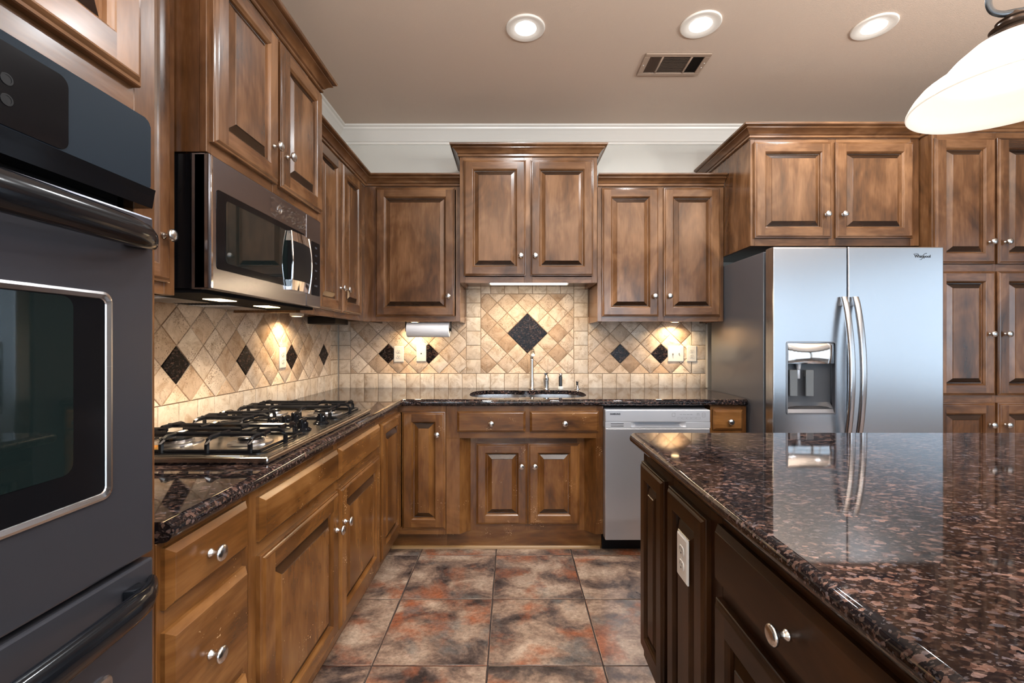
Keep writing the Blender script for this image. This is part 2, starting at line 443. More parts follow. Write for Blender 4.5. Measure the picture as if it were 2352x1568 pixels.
holed_wall('wall_right', Y0, Y1, SIDE_WINDOWS, lambda mb, a, b, c, d: mb.box(X1, X1 + .05, a, b, c, d), 'pale grey wall with windows beside the room')
wn = 0
for side, wins in (('rear', REAR_WINDOWS), ('side', SIDE_WINDOWS)):
    for a, b, c, d in wins:
        wn += 1
        if side == 'rear': w = thing('window_%d' % wn, 'white framed window in the rear wall', 'window', ((a + b) / 2, Y0, c), 0)
        else: w = thing('window_%d' % wn, 'white framed window in the side wall', 'window', (X1, (a + b) / 2, c), -PI / 2)
        w['kind'] = 'structure'
        hw, hh = (b - a) / 2, d - c
        mb = MB()
        for q in ((-hw, -hw + .05, 0, hh), (hw - .05, hw, 0, hh), (-hw, hw, 0, .05), (-hw, hw, hh - .05, hh), (-.02, .02, 0, hh), (-hw, hw, hh / 2 - .02, hh / 2 + .02)):
            mb.box(q[0], q[1], -.04, .02 if side == 'rear' else .04, q[2], q[3])
        mb.build('window_frame', TRIMW, w)
        mb = MB(); mb.quad((-hw, -.02, 0), (hw, -.02, 0), (hw, -.02, hh), (-hw, -.02, hh)); mb.build('window_pane', PANE, w)
# crown trim of the room
cp = [(0, -.115), (.010, -.115), (.012, -.100), (.020, -.094), (.026, -.084), (.045, -.058), (.062, -.038), (.074, -.028), (.078, -.016), (.090, -.012), (.092, 0), (0, 0)]
mb = MB(); mb.sweep([(o, H + z) for o, z in cp], [(X0, Y1), (X1, Y1)], (1, 0))
struct(mb.build('trim_1', TRIMW), 'cream crown trim along the sink wall', 'trim')
mb = MB(); mb.sweep([(o, H + z) for o, z in cp], [(X0, Y0), (X0, Y1)], (0, -1))
struct(mb.build('trim_2', TRIMW), 'cream crown trim along the cooktop wall', 'trim')

# ---------------------------------------------------------------- backsplash tiles
P = .0750          # half diagonal pitch of the diamond tiles
ROWH = .1045
CT = .915          # counter top height
def clip(poly, x0, x1, z0, z1):
    for ax, lim, sgn in ((0, x0, 1), (0, x1, -1), (1, z0, 1), (1, z1, -1)):
        out = []
        for i in range(len(poly)):
            a, b = poly[i], poly[(i + 1) % len(poly)]
            da, db = (a[ax] - lim) * sgn, (b[ax] - lim) * sgn
            if da >= 0: out.append(a)
            if (da >= 0) != (db >= 0):
                t = da / (da - db); out.append((a[0] + (b[0] - a[0]) * t, a[1] + (b[1] - a[1]) * t))
        poly = out
        if len(poly) < 3: return []
    ar = sum(poly[i][0] * poly[(i + 1) % len(poly)][1] - poly[(i + 1) % len(poly)][0] * poly[i][1] for i in range(len(poly))) / 2
    return poly if abs(ar) > 1.5e-4 else []
TT = .009
def tile(mb, poly, mi):
    # a tumbled tile in the x-z plane, front towards -y (back of the tile at y = 0)
    ar = sum(poly[i][0] * poly[(i + 1) % len(poly)][1] - poly[(i + 1) % len(poly)][0] * poly[i][1] for i in range(len(poly))) / 2
    if ar < 0: poly = poly[::-1]
    n = len(poly); cx = sum(p[0] for p in poly) / n; cz = sum(p[1] for p in poly) / n
    def off(d):
        r = []
        for i in range(n):
            a, b, c = Vector(poly[i - 1]), Vector(poly[i]), Vector(poly[(i + 1) % n])
            d0 = (b - a); d1 = (c - b)
            if d0.length < 1e-6 or d1.length < 1e-6: r.append(b); continue
            d0.normalize(); d1.normalize()
            n0 = Vector((-d0.y, d0.x)); n1 = Vector((-d1.y, d1.x)); k = 1 + n0.dot(n1)
            r.append(b + (n0 + n1) / max(k, .35) * d)
        return r
    rs = []
    for d, y in ((.0016, 0), (.0016, -TT + .003), (.0026, -TT + .0008), (.0045, -TT)):
        rs.append([(q.x, y, q.y) for q in off(d)])
    mb.rings(rs, True, False, True, mi)
def diamonds(mb, cx, cz, x0, x1, z0, z1, skip=lambda i, j: False):
    for i in range(-40, 41):
        for j in range(-12, 13):
            if (i + j) % 2: continue
            if skip(i, j): continue
            x, z = cx + i * P, cz + j * P
            p = clip([(x + P, z), (x, z + P), (x - P, z), (x, z - P)], x0, x1, z0, z1)
            if p: tile(mb, p, 0)
def squares_row(mb, x0, x1, z0, z1, pitch, ph=0):
    x = x0 - (ph % pitch)
    while x < x1 - 1e-4:
        a, b = max(x, x0), min(x + pitch, x1)
        if b - a > .012: tile(mb, [(a, z0), (b, z0), (b, z1), (a, z1)], 1)
        x += pitch
def squares_col(mb, x0, x1, z0, z1, pitch, ph=0):
    z = z0
    while z < z1 - 1e-4:
        b = min(z + pitch, z1)
        if b - z > .012: tile(mb, [(x0, z), (x1, z), (x1, b), (x0, b)], 1)
        z += pitch
def accent(parent, x, z, h, label=None):
    mb = MB(); tile(mb, [(x + h, z), (x, z + h), (x - h, z), (x, z - h)], 0)
    o = mb.build('accent_tile', GRANA, parent, smooth=20)
    o['label'] = 'dark granite diamond tile'
    return o
pxw = lambda px: (px - 1176) / 310.0       # pixel column -> metres on the back wall
RT = CT + ROWH
B = thing('backsplash', 'cream and tan travertine tile backsplash behind the sink', 'backsplash', (0, Y1 - .001, 0))
mb = MB(); mb.box(X0 + .012, 1.405 + .04, -.004, -.0005, CT - .03, 1.72, mi=2)
xl, xr = -1.283, 1.435
squares_row(mb, xl, xr, CT - .005, RT, .1038, .02)
c1a, c1b, c2a, c2b, c3a = pxw(1071), pxw(1104), pxw(1318), pxw(1350.5), pxw(1588.5)
e0 = pxw(805)
squares_col(mb, xl, e0, RT, 1.44, ROWH)
squares_col(mb, c1a, c1b, RT, 1.70, ROWH); squares_col(mb, c2a, c2b, RT, 1.70, ROWH); squares_col(mb, c3a, xr, RT, 1.44, ROWH)
AZ = 1.166
la = pxw(892)
diamonds(mb, la, AZ, e0, c1a, RT, 1.44, lambda i, j: j == 0 and i in (0, 4))
ra = pxw(1424.5)
diamonds(mb, ra, AZ, c2b, c3a, RT, 1.44, lambda i, j: j == 0 and i in (0, 4))
ca = pxw(1211.5); cz = 1.257 + (784 - 765) / 310
ztop = 1.61
diamonds(mb, ca + P, cz, c1b, c2a, RT, ztop, lambda i, j: (i, j) in ((0, 0), (-2, 0), (-1, 1), (-1, -1)))
squares_row(mb, c1b, c2a, ztop, 1.70, .1038, .03)
bs = mb.build('tiles', [TRAV_TAN, TRAV_CREAM, GROUT], B, smooth=25)
accent(B, la, AZ, P); accent(B, la + 4 * P, AZ, P); accent(B, ra, AZ, P); accent(B, ra + 4 * P, AZ, P)
accent(B, ca, cz, 2 * P)
mb = MB(); mb.box(xr + .0005, xr + .014, -.012, -.0005, CT + .001, 1.385); mb.build('edge_strip', TRIMW, B)
BL = thing('backsplash', 'tan travertine tile backsplash behind the cooktop', 'backsplash', (X0 + .001, 0, 0), PI / 2)
mb = MB(); mb.box(.85, 3.318, -.004, -.0005, CT - .03, 1.46, mi=2)
squares_row(mb, .85, 3.318, CT - .005, RT, .1038, .05)
squares_col(mb, 3.187, 3.318, RT, 1.46, ROWH)
lw = 1.722
diamonds(mb, lw, AZ, .85, 3.187, RT, 1.46, lambda i, j: j == 0 and i % 6 == 0 and i >= -6)
mb.build('tiles', [TRAV_TAN, TRAV_CREAM, GROUT], BL, smooth=25)
for k in range(-1, 4): accent(BL, lw + 6 * P * k, AZ, P)

# ---------------------------------------------------------------- cabinet builders
def knob_mesh():
    mb = MB()
    mb.lathe([(.0075, 0), (.0085, .001), (.0082, .003), (.0055, .0055), (.0043, .009), (.0043, .014), (.006, .017), (.012, .0185), (.0152, .021), (.0158, .0235), (.0148, .0262), (.011, .0285), (.005, .0298), (.0005, .030)], 20, Matrix.Rotation(PI / 2, 4, 'X'))
    o = mb.build('knob', NICKEL, None, smooth=50); me = o.data
    bpy.data.objects.remove(o); return me
KNOB = knob_mesh()
def knob(parent, x, y, z):
    o = bpy.data.objects.new('knob', KNOB); COL.objects.link(o); o.parent = parent; o.location = (x, y, z); o.scale = (1.12, 1.12, 1.12); return o
def door(parent, x0, x1, z0, z1, kn=None, y=0.0, fr=.058, mats=None, name='door', th=.021):
    """raised-panel door: butt-jointed stiles (upright grain) and rails (level grain), routed edges, raised field"""
    mv, mh = mats or (WV, WH)
    mb = MB()
    def ring(ins, d): return [(x0 + ins, y - d, z0 + ins), (x1 - ins, y - d, z0 + ins), (x1 - ins, y - d, z1 - ins), (x0 + ins, y - d, z1 - ins)]
    def band(a, b, e=1):
        A, Bq = [mb.v(p) for p in a], [mb.v(p) for p in b]
        for i in range(4): mb.f([A[i], A[(i + 1) % 4], Bq[(i + 1) % 4], Bq[i]], e if i % 2 == 0 else 0)
    t = th
    mb.f([mb.v(p) for p in reversed(ring(0, 0.0))], 0)
    prof = [(0, 0.0), (0, t * .55), (.0015, t * .66), (.006, t * .72), (.0085, t * .84), (.012, t * .97), (.0145, t)]
    for a, b in zip(prof, prof[1:]): band(ring(*a), ring(*b))
    o_, i_ = .0145, fr
    yy = y - t
    mb.quad((x0 + o_, yy, z0 + o_), (x0 + i_, yy, z0 + o_), (x0 + i_, yy, z1 - o_), (x0 + o_, yy, z1 - o_), 0)
    mb.quad((x1 - i_, yy, z0 + o_), (x1 - o_, yy, z0 + o_), (x1 - o_, yy, z1 - o_), (x1 - i_, yy, z1 - o_), 0)
    mb.quad((x0 + i_, yy, z0 + o_), (x1 - i_, yy, z0 + o_), (x1 - i_, yy, z0 + i_), (x0 + i_, yy, z0 + i_), 1)
    mb.quad((x0 + i_, yy, z1 - i_), (x1 - i_, yy, z1 - i_), (x1 - i_, yy, z1 - o_), (x0 + i_, yy, z1 - o_), 1)
    inn = [(fr, t), (fr + .0025, t * .93), (fr + .005, t * .78), (fr + .009, t * .60), (fr + .0105, t * .28), (fr + .015, t * .24)]
    rb = min(.024, (x1 - x0 - 2 * fr) * .2)
    inn += [(fr + .015 + rb * .5, t * .52), (fr + .015 + rb, t * .80), (fr + .0165 + rb, t * .92)]
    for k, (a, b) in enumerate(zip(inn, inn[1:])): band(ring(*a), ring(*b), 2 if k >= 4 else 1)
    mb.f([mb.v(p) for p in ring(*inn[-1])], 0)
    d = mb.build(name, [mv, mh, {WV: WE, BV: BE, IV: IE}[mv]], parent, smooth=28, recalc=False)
    if kn: knob(d, kn[0], y - t, kn[1])
    return d
def slab(parent, x0, x1, z0, z1, kn=None, y=0.0, mats=None, name='drawer', th=.021):
    """drawer front: flat field with a wide chamfered edge"""
    mv, mh = mats or (WV, WH)
    mb = MB()
    def ring(ins, d): return [(x0 + ins, y - d, z0 + ins), (x1 - ins, y - d, z0 + ins), (x1 - ins, y - d, z1 - ins), (x0 + ins, y - d, z1 - ins)]
    prof = [(0, 0.0), (0, th * .42), (.003, th * .52), (.010, th * .86), (.0115, th * .9), (.013, th)]
    mb.rings([ring(*p) for p in prof], True, True, True, 0)
    d = mb.build(name, [mh], parent, smooth=28, recalc=True)
    if kn: knob(d, kn[0], y - th, kn[1])
    return d
def frame(parent, w, z0, z1, stiles, rails, mats=None, th=.02):
    """face frame at y 0..th; stiles: list of (x0, x1); rails: list of (z0, z1)"""
    mv, mh = mats or (WV, WH)
    mb = MB()
    st = sorted(stiles)
    for a, b in st: mb.box(a, b, 0, th, z0, z1, .0012, 1, 0)
    for c, d in rails:
        for (a, b), (a2, b2) in zip(st, st[1:]):
            mb.box(b, a2, .0004, th, c, d, 0, 1, 1)
    return mb.build('face_frame', [mv, mh], parent, smooth=28)
def carcass(parent, w, depth, z0, z1, mats=None, lift=.022, y0=.02, name='cabinet_box'):
    mv, mh = mats or (WV, WH); mb = MB()
    mb.box(0, .018, y0, depth, z0, z1); mb.box(w - .018, w, y0, depth, z0, z1)
    mb.box(.018, w - .018, y0, depth, z0 + lift, z0 + lift + .018, mi=1)
    mb.box(.018, w - .018, y0, depth, z1 - .018, z1, mi=1)
    mb.box(.018, w - .018, depth - .008, depth, z0 + lift + .018, z1 - .018)
    return mb.build(name, [mv, mh], parent, smooth=0)
CR = [(0, 0), (.008, 0), (.012, .003), (.012, .011), (.008, .014), (.008, .017), (.016, .020), (.020, .026), (.027, .034), (.038, .042), (.045, .045), (.045, .048), (.041, .051), (.041, .054), (.052, .056), (.058, .060), (.060, .064), (.060, .070), (0, .070)]
def crown(parent, path, z, shear=(0, 0), mats=None, k=1.0):
    mb = MB(); mb.sweep([(o * k, z + h * k) for o, h in CR], path, shear)
    return mb.build('crown_moulding', (mats or (WV, WH))[1], parent, smooth=28)

# ---------------------------------------------------------------- wall cabinets
WALLCAB = 'stained wood wall cabinets'
ZB, ZT = 1.39, 2.285
# sink-wall cabinet over the paper towels
yf = 2.98; dep = Y1 - .004 - yf
c = thing('wall_cabinet', 'single door brown wall cabinet above the paper towel roll', 'cabinet', (-.978, yf, 0), 0, WALLCAB)
w = .634
carcass(c, w, dep, ZB, ZT)
frame(c, w, ZB, ZT, [(-.022, .075), (w - .03, w)], [(ZB, ZB + .034), (ZT - .02, ZT)])
door(c, .074, .599, 1.422, 2.273, (.558, 1.555))
crown(c, [(-.001, 0), (w, 0)], ZT, (1, 0))
# raised cabinet above the sink
yc = 2.932
c = thing('wall_cabinet', 'raised two door brown wall cabinet above the sink with overhanging crown', 'cabinet', (-.3415, yc, 0), 0, WALLCAB)
w = .898; zb, zt = 1.64, 2.462
carcass(c, w, Y1 - .004 - yc, zb, zt)
frame(c, w, zb, zt, [(0, .036), (.42, .475), (w - .036, w)], [(zb, zb + .04), (zt - .03, zt)])
door(c, .026, .432, 1.684, 2.437, (.398, 1.811)); door(c, .460, .872, 1.684, 2.437, (.492, 1.811))
crown(c, [(0, Y1 - .004 - yc), (0, 0), (w, 0), (w, Y1 - .004 - yc)], zt)
# cabinet beside the refrigerator
c = thing('wall_cabinet', 'two door brown wall cabinet beside the refrigerator', 'cabinet', (.567, yf, 0), 0, WALLCAB)
w = .838
carcass(c, w, dep, ZB, ZT)
frame(c, w, ZB, ZT, [(0, .03), (.40, .445), (w - .034, w)], [(ZB, ZB + .034), (ZT - .02, ZT)])
door(c, .029, .404, 1.422, 2.273, (.372, 1.555)); door(c, .437, .812, 1.422, 2.273, (.469, 1.555))
crown(c, [(0, 0), (w, 0)], ZT)
# cabinet over the refrigerator
yr = 2.65
c = thing('wall_cabinet', 'deep two door brown cabinet over the refrigerator', 'cabinet', (1.409, yr, 0), 0, WALLCAB)
w = .996; zb, zt = 1.822, 2.456
carcass(c, w, Y1 - .004 - yr, zb, zt)
frame(c, w, zb, zt, [(0, .026), (.46, .505), (w - .05, w)], [(zb, zb + .045), (zt - .03, zt)])
door(c, .018, .470, 1.865, 2.430, (.432, 2.0)); door(c, .494, .950, 1.865, 2.430, (.53, 2.0))
crown(c, [(0, Y1 - .004 - yr), (0, 0), (w, 0)], zt, (0, 0))
# cabinet in the corner of the cooktop wall
xf = -.978; dl = xf - X0 - .004
c = thing('wall_cabinet', 'two door brown wall cabinet in the corner past the microwave', 'cabinet', (xf, 2.073, 0), PI / 2, WALLCAB)
w = .905
carcass(c, w, dl, ZB, ZT)
frame(c, w, ZB, ZT, [(0, .15), (.46, .49), (.80, w)], [(ZB, ZB + .034), (ZT - .02, ZT)])
door(c, .137, .459, 1.422, 2.273, (.428, 1.555)); door(c, .477, .799, 1.422, 2.273, (.508, 1.555))
crown(c, [(0, 0), (w, 0)], ZT, (0, -1))
# cabinet above the microwave
xm = -.888; dm = xm - X0 - .004
c = thing('wall_cabinet', 'two door brown wall cabinet above the microwave', 'cabinet', (xm, 1.303, 0), PI / 2, WALLCAB)
w = .768; zb, zt = 1.809, 2.408
carcass(c, w, dm, zb, zt, lift=.002)
frame(c, w, zb, zt, [(0, .02), (.36, .405), (w - .02, w)], [(zb, zb + .04), (zt - .03, zt)])
door(c, .012, .372, 1.842, 2.390, (.332, 1.968)); door(c, .393, .756, 1.842, 2.390, (.428, 1.968))
crown(c, [(0, 0), (w, 0), (w, dm)], zt)
# narrow cabinet between oven and microwave
c = thing('wall_cabinet', 'narrow brown wall cabinet between wall oven and microwave', 'cabinet', (xf, .848, 0), PI / 2, WALLCAB)
w = .452
carcass(c, w, dl, ZB, 2.40)
frame(c, w, ZB, 2.40, [(0, .03), (w - .04, w)], [(ZB, ZB + .034), (2.37, 2.40)])
door(c, .02, .4176, 1.422, 2.384, (.383, 1.548), fr=.046)
crown(c, [(0, 0), (w, 0)], 2.402)
# pantry
c = thing('pantry_cabinet', 'tall brown pantry cabinet with stacked doors beside the refrigerator', 'cabinet', (2.41, 2.575, 0), 0)
w = .745; zt = 2.456; dp = Y1 - .004 - 2.575
carcass(c, w, dp, .11, zt, lift=.002)
frame(c, w, .11, zt, [(0, .03), (.345, .368), (w - .03, w)], [(.11, .155), (.905, .951), (1.66, 1.70), (2.41, zt)])
for za, zb2, kz in ((1.701, 2.420, 1.822), (.949, 1.659, 1.299), (.150, .907, .783)):
    door(c, .006, .350, za, zb2, (.312, kz)); door(c, .363, .707, za, zb2, (.40, kz))
crown(c, [(0, .24), (0, 0), (w, 0)], zt)
mb = MB(); mb.box(.0, w, .06, .08, 0, .11); mb.build('toe_kick', WH, c)
mb = MB(); mb.box(-.0, .012, -.004, 0, .9, 2.45, .003); mb.build('edge_bead', WV, c)

# ---------------------------------------------------------------- base cabinets
BM = (BV, BH); BT = .873; BB = .11
BASEG = 'worn brown base cabinets'
yb = 2.67; db = Y1 - .016 - yb
# sink base with set back doors
c = thing('base_cabinet', 'sink base cabinet with two false drawers above set back doors', 'cabinet', (-.392, yb, 0), 0, BASEG)
xo = .392; w = .936
L_ = lambda x: x + xo
mb = MB()
mb.box(0, .018, .02, db, BB, BT); mb.box(w - .018, w, .02, db, BB, BT); mb.box(.018, w - .018, .08, db, BB, BB + .018, mi=1)
mb.box(.018, w - .018, db - .01, db, BB + .018, BT - .25)
mb.build('cabinet_box', [BV, BH], c, smooth=0)
mb = MB()
zr0, zr1 = .682, .718
mb.box(0, L_(-.325) + .01, 0, .02, zr0, BT, .001, 1); mb.box(L_(.5146) - .01, w, 0, .02, zr0, BT, .001, 1); mb.box(L_(.07), L_(.115), 0, .02, zr1, BT, 0)
mb.box(L_(-.315), L_(.5046), .0005, .02, .84, BT, mi=1); mb.box(L_(-.315), L_(.5046), .0005, .02, zr0, .724, mi=1)
mb.box(0, L_(-.311), 0, .02, BB, zr0, .001, 1); mb.box(L_(.498), w, 0, .02, BB, zr0, .001, 1)
mb.prism([(L_(-.311), 0), (L_(-.252), .06), (L_(-.252), .08), (L_(-.311), .02)], 'z', BB, zr0)
mb.prism([(L_(.498), 0), (L_(.498), .02), (L_(.44), .08), (L_(.44), .06)], 'z', BB, zr0)
mb.box(L_(-.252), L_(-.205), .06, .08, BB, zr0, 0); mb.box(L_(.397), L_(.44), .06, .08, BB, zr0, 0); mb.box(L_(.08), L_(.11), .06, .08, BB, zr0, 0)
mb.box(L_(-.205), L_(.397), .0605, .08, .628, zr0, mi=1); mb.box(L_(-.205), L_(.397), .0605, .08, BB, .158, mi=1)
mb.prism([(L_(-.311), 0.001), (L_(.498), 0.001), (L_(.44), .06), (L_(-.252), .06)], 'z', zr0, zr0 + .012, mi=1)
mb.build('face_frame', [BV, BH], c, smooth=28)
slab(c, L_(-.325), L_(.080), .719, .845, (L_(-.122), .774), 0, BM); slab(c, L_(.1055), L_(.5146), .719, .845, (L_(.311), .774), 0, BM)
door(c, L_(-.217), L_(.0947), .149, .640, (L_(.057), .506), .06, .055, BM); door(c, L_(.0987), L_(.409), .149, .640, (L_(.137), .506), .06, .055, BM)
mb = MB(); mb.box(0, w, .062, .08, .001, BB); mb.build('toe_kick', BH, c)
mb = MB(); mb.prism([(.045, .001), (.062, .001), (.062, .016), (.056, .016), (.048, .010)], 'x', 0, w - .01); o = mb.build('shoe_moulding', SHOE, c); o['label'] = 'pale bare wood strip'
# corner base cabinet with a folding door round the inner corner
xb = -.673
c = thing('base_cabinet', 'corner base cabinet with doors meeting in the inner corner', 'cabinet', (xb, yb, 0), 0, BASEG)
mb = MB()
mb.box(.262, .280, .02, db, BB, BT); mb.box(-.60, -.02, -.432, -.414, BB, BT)
mb.box(-.60, -.02, -.414, db, BB, BB + .018, mi=1); mb.box(-.02, .262, .02, db, BB, BB + .018, mi=1)
mb.build('cabinet_box', [BV, BH], c, smooth=0)
mb = MB()
mb.box(.235, .280, 0, .02, BB, BT); mb.box(0, .235, .0005, .02, .835, BT, mi=1); mb.box(0, .235, .0005, .02, BB, .152, mi=1)
mb.box(-.02, 0, -.432, -.40, BB, BT); mb.box(-.02, -.0005, -.40, .02, .835, BT, mi=1); mb.box(-.02, -.0005, -.40, .02, BB, .152, mi=1)
mb.build('face_frame', [BV, BH], c, smooth=28)
door(c, .0203, .279, .1456, .8415, (.232, .709), 0, .058, BM)
leaf = door(c, -.41, -.0203, .1456, .8415, None, 0, .058, BM); leaf.rotation_euler = (0, 0, PI / 2)
mb = MB(); mb.box(-.07, .280, .062, .08, .001, BB); mb.box(-.08, -.062, -.43, .08, .001, BB); mb.build('toe_kick', BH, c)
mb = MB(); mb.prism([(.045, .001), (.062, .001), (.062, .016), (.056, .016), (.048, .010)], 'x', -.06, .2805); o = mb.build('shoe_moulding', SHOE, c); o['label'] = 'pale bare wood strip'
# narrow drawer cabinet beside the refrigerator
c = thing('base_cabinet', 'narrow base cabinet with one small drawer beside the refrigerator', 'cabinet', (1.180, yb, 0), 0, BASEG)
w = .215
carcass(c, w, db, BB, BT, BM)
frame(c, w, BB, BT, [(0, .025), (w - .03, w)], [(BB, .15), (.70, .735), (.835, BT)], BM)
slab(c, .012, .188, .732, .853, (.105, .785), 0, BM); door(c, .012, .188, .15, .70, None, 0, .045, BM)
mb = MB(); mb.box(0, w, .062, .08, .001, BB); mb.build('toe_kick', BH, c)
# cooktop base
dbl = xb - X0 - .016
c = thing('base_cabinet', 'base cabinet under the cooktop with two false drawers and two doors', 'cabinet', (xb, 1.145, 0), PI / 2, BASEG)
w = 1.091
mb = MB()
mb.box(0, .018, .02, dbl, BB, BT); mb.box(w - .018, w, .02, dbl, BB, BT); mb.box(.018, w - .018, .02, dbl, BB, BB + .018, mi=1)
mb.build('cabinet_box', [BV, BH], c, smooth=0)
frame(c, w, BB, BT, [(0, .045), (.545, .578), (w - .02, w)], [(BB, .165), (.685, .737), (.84, BT)], BM)
slab(c, .033, .553, .730, .848, None, 0, BM); slab(c, .567, 1.082, .730, .848, None, 0, BM)
door(c, .033, .553, .155, .693, (.52, .557), 0, .058, BM); door(c, .567, 1.082, .155, .693, (.602, .557), 0, .058, BM)
mb = MB(); mb.box(0, w, .062, .08, .001, BB); mb.build('toe_kick', BH, c)
# drawer stack next to the oven
c = thing('base_cabinet', 'base cabinet of stacked drawers beside the wall oven', 'cabinet', (xb, .848, 0), PI / 2, BASEG)
w = .295
carcass(c, w, dbl, BB, BT, BM)
frame(c, w, BB, BT, [(0, .02), (w - .028, w)], [(BB, .15), (.425, .462), (.695, .745), (.845, BT)], BM)
slab(c, .010, .270, .742, .860, (.120, .801), 0, BM); slab(c, .010, .270, .457, .698, (.120, .582), 0, BM); slab(c, .010, .270, .15, .430, (.120, .30), 0, BM)
mb = MB(); mb.box(0, w, .062, .08, .001, BB); mb.build('toe_kick', BH, c)

# ---------------------------------------------------------------- countertops
def offset(poly, ds):
    n = len(poly); out = []
    for i in range(n):
        a, b, c2 = Vector(poly[i - 1]), Vector(poly[i]), Vector(poly[(i + 1) % n])
        d0 = (b - a).normalized(); d1 = (c2 - b).normalized()
        n0 = Vector((-d0.y, d0.x)); n1 = Vector((-d1.y, d1.x))
        k0, k1 = ds[i - 1], ds[i]
        det = d0.x * d1.y - d0.y * d1.x
        if abs(det) < 1e-5: out.append(b + n0 * k0)
        else:
            p0, p1 = a + n0 * k0, b + n1 * k1
            t = ((p1.x - p0.x) * d1.y - (p1.y - p0.y) * d1.x) / det
            out.append(p0 + d0 * t)
    return out
def slab_top(mb, poly, round_edges, z0, z1, hole=None, hole2=None):
    """counter-clockwise outline; edges flagged in round_edges get a rounded nose"""
    th = z1 - z0; R = th / 2; rs = []
    for k in range(9):
        a = -PI / 2 + PI * k / 8
        ins = R * (1 - math.cos(a)); z = (z0 + z1) / 2 + R * math.sin(a)
        rs.append([(p.x, p.y, z) for p in offset(poly, [ins if e else 0 for e in round_edges])])
    mb.rings(rs)
    top, bot = rs[-1], rs[0]
    for lay, z, flip in ((top, z1, False), (bot, z0, True)):
        loops = [[Vector(p) for p in lay]]
        if hole: loops.append([Vector((p[0], p[1], z)) for p in reversed(hole if not flip else hole2)])
        flat = [p for l in loops for p in l]; vs = [mb.v(p) for p in flat]
        for t in tessellate_polygon(loops): mb.f([vs[i] for i in (t if not flip else reversed(t))])
    if hole:
        h0 = [(p[0], p[1], z1) for p in hole]; h1 = [(p[0], p[1], z1 - .028) for p in hole]
        h2 = [(p[0], p[1], z1 - .028) for p in hole2]; h3 = [(p[0], p[1], z0) for p in hole2]
        mb.rings([h0, h1, h2, h3])
def sink_outline(grow=0.0, n=120):
    pts = []; yc0 = 2.935; xa, xm_, xb2 = -.274 - grow, .105, .477 + grow
    def hh(x):
        best = 0
        for lo, hi in ((xa, .125), (.085, xb2)):
            xc = (lo + hi) / 2; a = (hi - lo) / 2; u = abs((x - xc) / a)
            if u < 1: best = max(best, (.212 + grow) * (1 - u ** 3.2) ** (1 / 2.6))
        if xa + .18 < x < xb2 - .18: best = max(best, .185 + grow)
        return best
    xs = [xa + (xb2 - xa) * (1 - math.cos(PI * i / n)) / 2 for i in range(n + 1)]
    low = [(x, yc0 - hh(x)) for x in xs]; up = [(x, yc0 + hh(x)) for x in reversed(xs[1:-1])]
    return low + up
CTB = BT + .002
cx_, cy_ = -.643, 2.64
fil = [(cx_ + .03 * (1 - math.cos(a)) * 1.0, cy_ - .03 * (1 - math.sin(a))) for a in [PI / 2 * k / 6 for k in range(7)]]
fil = [(cx_ + .035 - .035 * math.cos(a), cy_ - .035 + .035 * math.sin(a)) for a in [PI / 2 * k / 6 for k in range(7)]]
xe = 1.398; ye = Y1 - .0115; xw = X0 + .0115
poly = [(xw, .849), (cx_, .849)] + fil + [(xe - .012, cy_), (xe, cy_ + .012), (xe, ye), (xw, ye)]
flags = [False] + [True] * (len(fil) + 2) + [False] * 3
flags = flags[:len(poly)]
mb = MB(); slab_top(mb, poly, flags, CTB, CT, sink_outline(), sink_outline(.045))
tag(mb.build('countertop', GRAN, None, smooth=40), 'polished dark brown granite counter running round sink and cooktop', 'countertop')
ix, iy = .440, 1.70
poly = [(ix, -.35), (2.05, -.35), (2.05, iy), (ix + .022, iy), (ix + .0064, iy - .0064), (ix, iy - .022)]
mb = MB(); slab_top(mb, poly, [True] * 6, CTB, CT)
tag(mb.build('island_countertop', GRAN, None, smooth=40), 'polished dark brown granite slab on top of the island', 'countertop')

# ---------------------------------------------------------------- island
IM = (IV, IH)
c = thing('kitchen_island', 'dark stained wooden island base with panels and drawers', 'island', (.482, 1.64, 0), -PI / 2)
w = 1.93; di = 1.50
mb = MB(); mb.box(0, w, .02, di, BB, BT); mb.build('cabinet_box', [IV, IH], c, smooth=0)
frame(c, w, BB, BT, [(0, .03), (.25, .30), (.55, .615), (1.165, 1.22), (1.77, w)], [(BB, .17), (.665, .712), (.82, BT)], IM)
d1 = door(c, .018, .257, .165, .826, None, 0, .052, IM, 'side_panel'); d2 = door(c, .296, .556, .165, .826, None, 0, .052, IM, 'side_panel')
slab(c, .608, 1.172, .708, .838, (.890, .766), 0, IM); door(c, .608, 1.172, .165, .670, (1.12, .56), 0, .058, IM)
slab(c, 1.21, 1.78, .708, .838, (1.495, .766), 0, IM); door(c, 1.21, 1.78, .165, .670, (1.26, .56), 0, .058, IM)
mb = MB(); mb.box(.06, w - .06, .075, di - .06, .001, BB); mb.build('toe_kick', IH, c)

# ---------------------------------------------------------------- wall oven and its cabinet
c = thing('oven_cabinet', 'tall brown wooden cabinet built round the double wall oven', 'cabinet', (xb, 0.0, 0), PI / 2)
w = .845; zt = 2.402
mb = MB()
mb.box(0, .018, .02, dbl, 0.001, zt); mb.box(w - .018, w, .02, dbl, 0.001, zt); mb.box(.018, w - .018, .02, dbl, zt - .018, zt, mi=1); mb.box(.018, w - .018, .02, dbl, 1.672, 1.69, mi=1); mb.box(.018, w - .018, .02, dbl, .27, .288, mi=1)
mb.build('cabinet_box', [WV, WH], c, smooth=0)
frame(c, w, .001, zt, [(0, .052), (w - .047, w)], [(.001, .29), (1.652, 1.745), (zt - .03, zt)])
door(c, .045, .412, 1.708, 2.384, (.38, 1.84)); door(c, .425, .798, 1.708, 2.384, (.457, 1.84))
crown(c, [(0, 0), (w, 0)], zt)
